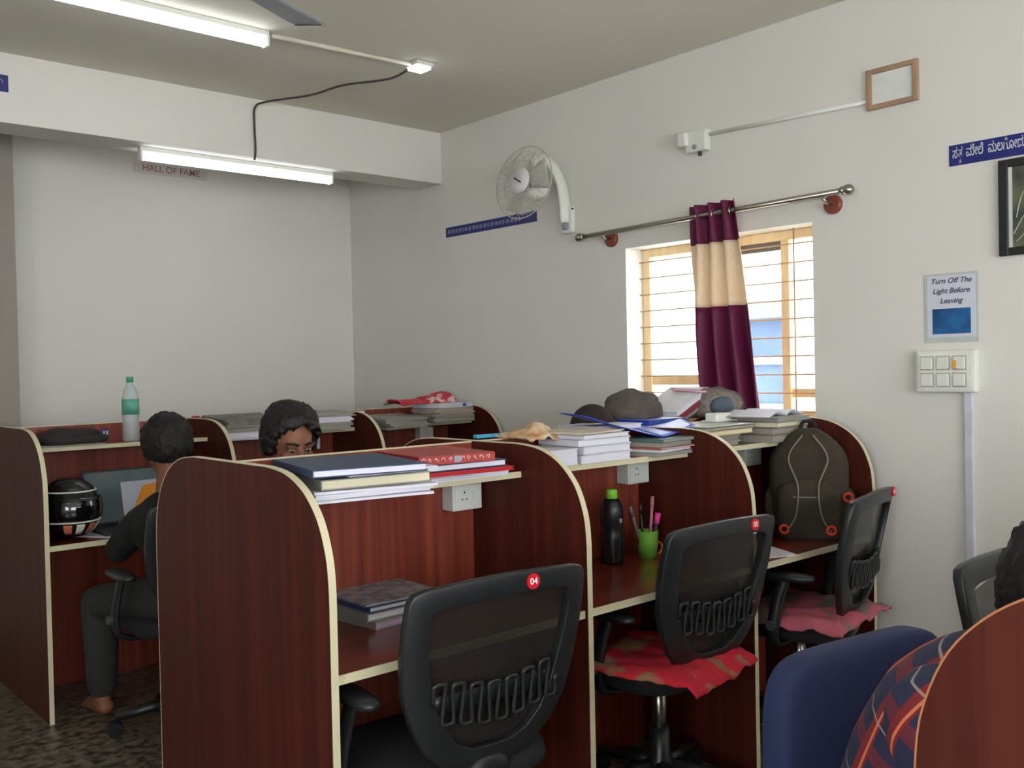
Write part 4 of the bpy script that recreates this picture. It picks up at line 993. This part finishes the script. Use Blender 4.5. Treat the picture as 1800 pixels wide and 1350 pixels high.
# backpack
bk = thing('olive_backpack', 'dark olive backpack with pale piping standing on the window booth desk', 'backpack', (3.485, 2.115, DK), R(-60))
M_OLIVE = mat('olive_nylon', (54, 48, 38), .85, var=.12, scale=30, bump=.1)
M_PIPE = mat('pale_piping', (132, 124, 108), .6)
def sup(cx, cy, z0, z1, hx, hy, m, name, par, topround=.35, nseg=40):
    def fn(u, v):
        a = 2*math.pi*u; ca, sa = math.cos(a), math.sin(a)
        k = 1-max(0, (v-(1-topround))/topround)**2.2*.75
        k *= 1-max(0, (.08-v)/.08)**2*.15
        return (cx+hx*math.copysign(abs(ca)**.55, ca)*k, cy+hy*math.copysign(abs(sa)**.55, sa)*(1-max(0, (v-.7)/.3)**2*.45), lerp(z0, z1, v))
    b = MB().grid(fn, nseg, 16); b.f.append(tuple(range(nseg))); b.f.append(tuple(16*(nseg+1)+i for i in range(nseg)))
    return b.build(name, m, par, smooth=True)
sup(0, 0, 0, .44, .155, .085, M_OLIVE, 'main_bag', bk)
sup(0, -.075, .0, .25, .125, .045, M_OLIVE, 'front_pocket', bk, .25)
for s in (-1, 1):
    MB().tube(smooth_path([(s*.02, -.09, .42), (s*.075, -.098, .33), (s*.04, -.122, .22), (s*.05, -.125, .1), (s*.09, -.12, .03)], 6), .0035, 6).build('piping', M_PIPE, bk, smooth=True)
    sup(s*.15, .0, .02, .2, .028, .06, M_OLIVE, 'side_pocket', bk, .2)
    MB().tube(smooth_path([(s*.06, .08, .40), (s*.09, .11, .3), (s*.09, .1, .12), (s*.10, .07, .03)], 6), .018, 8, flat=.3).build('shoulder_strap', mat('strap_black', (30, 30, 28), .8), bk, smooth=True)
MB().tube(smooth_path([(-.03, .03, .43), (-.02, .03, .465), (.02, .03, .465), (.03, .03, .43)], 5), .008, 8).build('top_handle', MATS['strap_black'], bk, smooth=True)
MB().box(-.06, .03, -.121, -.119, .172, .176).build('zip', M_PIPE, bk)
M_ORED = mat('orange_red_ring', (206, 58, 34), .5)
for (x, z) in ((-.095, .045), (.085, .045), (.15, .17)):
    MB().tube([(x+.016*math.cos(a), -.128 if z < .1 else -.07, z+.016*math.sin(a)) for a in [2*math.pi*i/18 for i in range(18)]], .006, 6, closed=True).build('red_ring', M_ORED, bk, smooth=True)

# towels on chair seats
def towel(label, c, sx, sy, m, seed, rz, drop):
    t = thing('towel', label, 'towel', c, rz)
    def fn(u, v):
        x = (u-.5)*sx; y = (v-.5)*sy
        z = .012+.016*NZ.noise(Vector((x*12+seed, y*12, 1)))+.008*NZ.noise(Vector((x*30, y*30, seed)))
        edge = max(0, abs(y)-.20, abs(x)-.21)
        return (x, y, z+.02-edge*drop)
    MB().grid(fn, 30, 30).build('cloth', m, t, smooth=True, solid=.006)
    return t
M_TOW = two('red_print_towel', (196, 30, 52), (150, 110, 84), scale=9, rough=.9, pos=.56, width=.04)
towel('crumpled red printed towel on the seat of chair 05', (2.40, 2.02, .492), .46, .50, M_TOW, 3, R(12), .9)
M_TOW2 = two('pink_grey_towel', (186, 92, 108), (112, 104, 100), scale=7, rough=.9, pos=.52, width=.06)
towel('pink and grey towel folded on the seat of the chair by the wall', (3.28, 2.0, .492), .50, .46, M_TOW2, 7, R(8), .8)

# ------------------------------------------------------------------ far row things
SF = 1.15
pb = thing('plastic_water_bottle', 'clear water bottle with green cap and label on the far shelf', 'bottle', (1.665, 4.66, SF))
MB().lathe([(0, 0), (.036, 0), (.039, .01), (.039, .09), (.036, .10), (.039, .11), (.039, .20), (.028, .25), (.015, .275), (.014, .29), (0, .29)], 24).build('body', M_PET, pb, smooth=True)
MB().lathe([(.0398, .13), (.0398, .205), (.0392, .205), (.0392, .13)], 24).build('paper_label', mat('green_label', (92, 160, 138), .5, var=.25, scale=20), pb, smooth=True)
MB().lathe([(0, .285), (.0165, .285), (.0165, .312), (0, .312)], 20).build('cap', mat('green_cap', (52, 150, 108), .4), pb, smooth=True)
gg = 'things on the far shelves'
dk = lump('dark_pouch', 'dark crumpled pouch on the far shelf left of the water bottle', 'pouch', (1.40, 4.70, SF), .17, .09, .05, mat('pouch_dark', (48, 42, 42), .9), 12, .3)
sheaf('flat grey papers along the far shelf edge below the dark pouch', (1.37, 4.66, SF), (.3, .16, .006), 0, M_PAPERG, 2, .006, seed=31, group=gg)
for (x, s, lb) in ((1.60, '10', 'blue number badge on the far panel beside the water bottle'), (3.28, '12', 'blue number badge on the far corner panel')):
    b = thing('number_plate', lb, 'number plate', (x, YFP-.001, 1.19))
    MB().cyl((0, 0, 0), (0, -.004, 0), .02, 20).build('disc', mat('plate_blue', (52, 66, 132), .4), b)
    MB().box(-.012, -.004, -.005, -.004, -.009, .009).build('digit_mark', M_LET, b); MB().box(.002, .012, -.005, -.004, -.009, .009).build('digit_mark', M_LET, b)
gn = 'newspapers on the far shelves'
z = SF
for k, (h, m_, lb) in enumerate(((.04, M_PAPER, 'white papers at the base of the far newspaper pile left of the man'), (.035, M_PAPERG, 'grey newspapers in the far pile left of the man'), (.03, mat('newsprint', (128, 124, 116), .9, var=.3, scale=10), 'folded newspapers atop the far pile left of the man'))):
    sheaf(lb, (2.21, 4.60, z), (.33, .24, h), R((3, -3, 5)[k]), m_, 4, .014, group=gn, seed=40+k, droop=.02); z += h+.001
z = SF
for k, (h, m_, lb) in enumerate(((.04, M_PAPERG, 'grey files at the base of the far pile right of the man'), (.03, M_PAPER, 'white files in the far pile right of the man'), (.028, M_PAPERG, 'top grey files of the far pile right of the man'))):
    sheaf(lb, (2.69, 4.62, z), (.24, .24, h), R((2, -4, 3)[k]), m_, 4, .012, group=gn, seed=50+k); z += h+.001
tag(MB().tube([(0, -.03, .006), (0, .03, .006)], .006, 8).build('wooden_stick', mat('stick_tan', (186, 160, 120), .6), loc=(2.83, 4.6, 1.17), smooth=True), 'short tan stick poking from the far files', 'stick')
tag(MB().box(-.02, .02, -.015, .015, 0, .025).build('red_clip', M_RED, loc=(2.06, 4.83, 1.2245), bevel=.006), 'tiny red clip on the far panel top', 'clip')
book('white card box standing at the left of the far corner shelf', (2.98, 4.74, SF), (.10, .05, .085), 0, M_WCOV, M_PAPER, 'back', name='card_box', cat='box', group=gg)
sheaf('grey newspaper heap on the left of the far corner shelf', (3.16, 4.62, SF), (.32, .25, .06), R(10), M_PAPERG, 5, .014, group=gn, seed=60, droop=.02)
sheaf('stapled grey papers under the white book in the far corner booth', (3.52, 4.62, SF), (.30, .25, .05), R(-2), M_PAPERG, 4, .01, group=gn, seed=61)
sheaf('tan papers between the newspapers and the white book in the far corner booth', (3.52, 4.62, SF+.051), (.29, .24, .032), R(2), mat('paper_tan2', (170, 158, 146), .8, var=.15, stretch=(1, 1, 60)), 3, .01, group=gn, seed=62)
wbk = book('white book with a blue spine mark under the red bundle', (3.54, 4.64, SF+.084), (.30, .22, .03), R(8), M_WCOV, M_PAPER, 'front', group=gg)
MB().box(.06, .09, -.1115, -.1105, .006, .024).build('spine_mark', mat('mark_blue', (60, 84, 140), .5), wbk)
rbd = thing('red_bundle', 'crumpled red and white printed bundle topping the far corner pile', 'bundle', (3.40, 4.68, SF+.10))
def bun(u, v):
    x = lerp(-.2, .2, u); y = lerp(-.10, .10, v); e = (math.sin(math.pi*v))**.6
    z = .012+(.028+.055*max(0, u-.45)*1.6*(1 if u < .93 else .7))*e+.012*NZ.noise(Vector((x*16, y*16, 3)))
    return (x, y, z)
MB().grid(bun, 36, 16).build('wrapper', two('red_white_print', (190, 46, 56), (214, 190, 188), scale=16, rough=.6, pos=.57, width=.03), rbd, smooth=True, solid=.005)
# far booth desk: helmet, laptop, folder, papers
hl = thing('motorcycle_helmet', 'black motorcycle helmet with white and orange trim on the far desk', 'helmet', (1.315, 4.47, DK), R(10))
M_HEL = mat('helmet_black', (20, 20, 22), .25, spec=.6)
def helm(u, v):
    a = 2*math.pi*u; th = lerp(.12, .82, v)*math.pi; r = math.sin(th)
    return (.128*r*math.cos(a), .15*r*math.sin(a), .135-.14*math.cos(th)*-1*-1 if False else .135+.14*math.cos(th))
b = MB().grid(helm, 40, 20); b.f.append(tuple(range(40))); b.build('shell', M_HEL, hl, smooth=True)
def band_(z, h, k=1.02):
    pts = []
    for i in range(41):
        a = 2*math.pi*i/40; c = max(-1, min(1, (z-.135)/.14)); r = math.sqrt(1-c*c)
        pts.append((.128*r*k*math.cos(a), .15*r*k*math.sin(a), z))
    return MB().tube(pts[:-1], h, 6, closed=True)
band_(.085, .004).build('white_stripe', M_WHITE, hl, smooth=True); band_(.215, .004).build('white_stripe', M_WHITE, hl, smooth=True)
for (a0, m_) in ((-2.3, mat('trim_orange', (196, 110, 74), .4)), (-1.85, M_WHITE), (-1.35, MATS['trim_orange']), (-.9, M_WHITE)):
    MB().grid(lambda u, v, a0=a0: (.131*math.cos(a0+.3*u)*math.sqrt(1-((lerp(.03, .075, v)-.135)/.14)**2), .153*math.sin(a0+.3*u)*math.sqrt(1-((lerp(.03, .075, v)-.135)/.14)**2), lerp(.03, .075, v)), 6, 4).build('graphic', m_, hl, smooth=True, solid=.002)
MB().grid(lambda u, v: (.134*math.cos(lerp(-2.6, -.5, u))*math.sqrt(1-((lerp(.10, .19, v)-.135)/.14)**2), .157*math.sin(lerp(-2.6, -.5, u))*math.sqrt(1-((lerp(.10, .19, v)-.135)/.14)**2), lerp(.10, .19, v)), 20, 6).build('visor', mat('visor_smoke', (14, 16, 18), .1, spec=.8), hl, smooth=True, solid=.003)
hc = lump('dark_gloves', 'dark gloves with pink trim lying behind the helmet', 'gloves', (1.30, 4.70, DK), .09, .07, .05, mat('glove_dark', (40, 34, 34), .8), 15, .3)
lt = thing('open_laptop', 'open laptop with a dim grey screen on the far desk', 'laptop', (1.62, 4.60, DK), R(3))
MB().box(-.19, .19, -.22, .02, 0, .018).build('base', mat('laptop_dark', (52, 54, 56), .5), lt, bevel=.004)
scn = MB().box(-.19, .19, 0, .01, 0, .26, Matrix.Translation((0, .01, .018)) @ Matrix.Rotation(R(-12), 4, 'X')).build('lid', MATS['laptop_dark'], lt, bevel=.003)
MB().box(-.178, .178, -.0012, 0, .014, .25, Matrix.Translation((0, .01, .018)) @ Matrix.Rotation(R(-12), 4, 'X')).build('screen', mat('screen_dim', (74, 84, 86), .3, emit=.25), scn)
tag(thing('orange_folder', 'white card folder with an orange corner propped on the laptop keyboard', 'folder', (1.63, 4.44, DK+.018), R(2)))
of = bpy.data.objects['orange_folder']
TM = Matrix.Rotation(R(-14), 4, 'X')
MB().box(-.08, .10, 0, .006, 0, .215, TM).build('card', mat('card_white', (168, 170, 184), .6), of)
b = MB(); b.add([(-.07, -.0015, .02), (.10, -.0015, .03), (.10, -.0015, .20), (.02, -.0015, .19), (-.07, -.0008, .02), (.10, -.0008, .03), (.10, -.0008, .20), (.02, -.0008, .19)], [(0, 1, 2, 3), (7, 6, 5, 4), (0, 4, 5, 1), (1, 5, 6, 2), (2, 6, 7, 3), (3, 7, 4, 0)], TM)
b.build('orange_corner', mat('orange_print', (212, 134, 30), .6), of)
tag(MB().box(-.10, .10, -.14, .14, 0, .003).build('paper_sheet', M_PAPER, loc=(1.50, 4.44, DK), rot=(0, 0, R(30))), 'white paper sheet on the far desk beside the helmet', 'paper')
